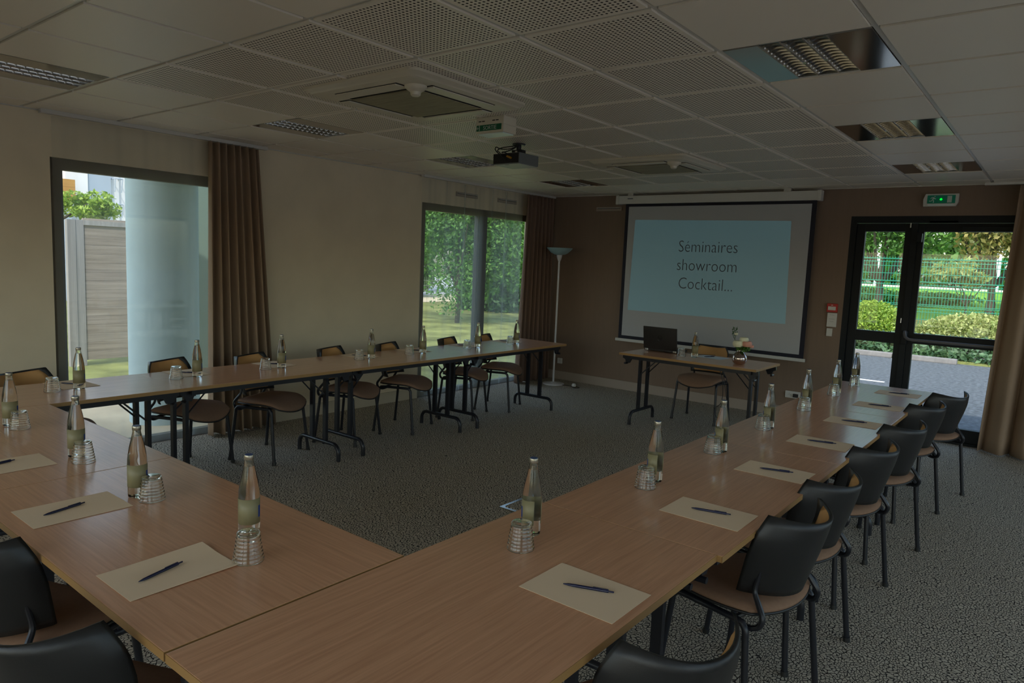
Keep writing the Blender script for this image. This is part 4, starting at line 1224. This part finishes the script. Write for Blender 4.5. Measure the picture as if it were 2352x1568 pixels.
for i, (x, y) in enumerate(LIGHTS):
    loc = (x + .3125, y + .31, CE - .003)
    if i == 0: place(cl0, loc, 0)
    else: dup(cl0, loc, 0, LL[i])

def make_ac(label):
    t = thing('air_conditioner', label, 'air conditioner', group='ceiling cassette air conditioners')
    h = .475
    def rr(hh, r, z, n=6):
        out = []
        for cx, cy, a0 in ((1, 1, 0), (-1, 1, PI / 2), (-1, -1, PI), (1, -1, 1.5 * PI)):
            for k in range(n + 1):
                a = a0 + (PI / 2) * k / n
                out.append(Vector((cx * (hh - r) + r * math.cos(a), cy * (hh - r) + r * math.sin(a), z)))
        return out
    q = MB(); bm = q.bm
    rings = [rr(h, .05, 0), rr(h, .05, -.014), rr(h - .018, .045, -.024), rr(h - .03, .04, -.028), rr(h - .034, .04, -.034), rr(h - .06, .035, -.040)]
    V = [[bm.verts.new(p) for p in R] for R in rings]
    for A, B in zip(V, V[1:]):
        for k in range(len(A)): bm.faces.new((A[k], A[(k + 1) % len(A)], B[(k + 1) % len(A)], B[k]))
    bm.faces.new(V[0][::-1]); bm.faces.new(V[-1])
    q.build('casing', M['ac_white'], t, smooth=True)
    for k in range(4):
        R = Matrix.Rotation(k * PI / 2, 4, 'Z')
        MB().box(-.26, .26, -.395, -.30, -.0415, -.0402, mtx=R).build('air_slot', M['dark'], t)
        q = MB(); q.box(-.250, .250, -.392, -.308, -.050, -.042, mtx=R, bev=.003); q.build('flap', M['ac_white'], t)
    MB().box(-.275, .275, -.275, .275, -.0425, -.0402).build('grille_gap', M['dark'], t)
    q = MB(); q.box(-.268, .268, -.268, .268, -.050, -.043, bev=.006); g_ = q.build('air_grille', M['ac_grille'], t)
    q = MB(); q.lathe([(.062, -.040), (.058, -.052), (.045, -.062), (.030, -.072), (.026, -.088), (.018, -.094)], 24, c=(.30, -.29, 0))
    q.build('smoke_sensor', M['ac_white'], t, smooth=True)
    return t
ac = make_ac('large ceiling cassette air conditioner nearest the camera, over the room centre')
place(ac, (-3.15, 2.97, CE - .007), 0)
dup(ac, (-3.09, 5.97, CE - .007), 0, 'smaller looking ceiling cassette air conditioner in front of the projection screen')

pj = thing('ceiling_projector', 'grey projector hanging from a ceiling mount with black cables', 'projector', (-3.62, 4.56, CE - .006))
MB().box(-.155, .115, -.135, .12, -.175, -.090, bev=.006).build('projector_body', M['proj_grey'], pj)
MB().box(-.150, .110, -.130, .115, -.180, -.1755, bev=.002).build('projector_base', M['proj_bottom'], pj)
MB().box(-.150, .108, -.1375, -.1352, -.170, -.096).build('connector_panel', M['dark'], pj)
q = MB(); q.lathe([(.05, -.012), (.055, -.001)], 20); q.tube([(0, 0, -.01), (0, 0, -.06)], .02, 12); q.box(-.05, .05, -.03, .03, -.085, -.05, bev=.006); q.box(-.06, .06, -.07, .07, -.0895, -.0855)
q.build('ceiling_mount', M['steel_black'], pj, smooth=True)
MB().box(-.012, .012, -.034, -.031, -.075, -.06).build('mount_screw', M['chrome'], pj)
q = MB().lathe([(.028, -.001), (.026, .012)], 20)
o = q.build('lens', M['dark'], pj); o.rotation_euler.x = -PI / 2; o.location = (-.06, .121, -.13)
for i, pts in enumerate(([(0, -.01, -.012), (-.07, -.02, -.02), (-.14, -.05, -.03), (-.16, -.08, -.055), (-.10, -.12, -.08), (-.05, -.165, -.11), (.0, -.16, -.15)],
                         [(0, -.01, -.014), (-.05, -.04, -.04), (-.10, -.10, -.05), (-.14, -.12, -.035), (-.13, -.14, -.06), (-.07, -.16, -.10), (.02, -.15, -.14)],
                         [(.01, -.02, -.014), (-.03, -.05, -.05), (-.08, -.11, -.08), (-.03, -.15, -.085), (.04, -.15, -.12)])):
    MB().tube(smooth_path(pts, 6), .0045, 6).build('cable', M['cable'], pj, smooth=True)
MB().tube([(.0, -.150, -.118), (.045, -.148, -.135)], .008, 8).build('yellow_plug', M['orange'], pj, smooth=True)
MB().box(-.04, -.005, -.12, -.108, -.1812, -.1802).build('maker_mark', M['slide_text'], pj)

# daylight portals in the window openings (sampling aid for the sky)
portal('portal_1', (LW - .32, (W1[0] + W1[1]) / 2, 1.15), (0, PI / 2 * -1, 0), 2.3, W1[1] - W1[0])
portal('portal_2', (LW - .32, (W2[0] + W2[1]) / 2, 1.15), (0, -PI / 2, 0), 2.3, W2[1] - W2[0])
portal('portal_3', ((DX0 + DX1) / 2, BW + .32, 1.15), (-PI / 2, 0, 0), DX1 - DX0, 2.3)
for a, b in RW_ADDED: portal('portal_4', (RW + .32, (a + b) / 2, 1.14), (0, PI / 2, 0), 2.25, b - a)
for a, b in NW_ADDED: portal('portal_5', ((a + b) / 2, NW - .32, 1.16), (PI / 2, 0, 0), b - a, 2.3)
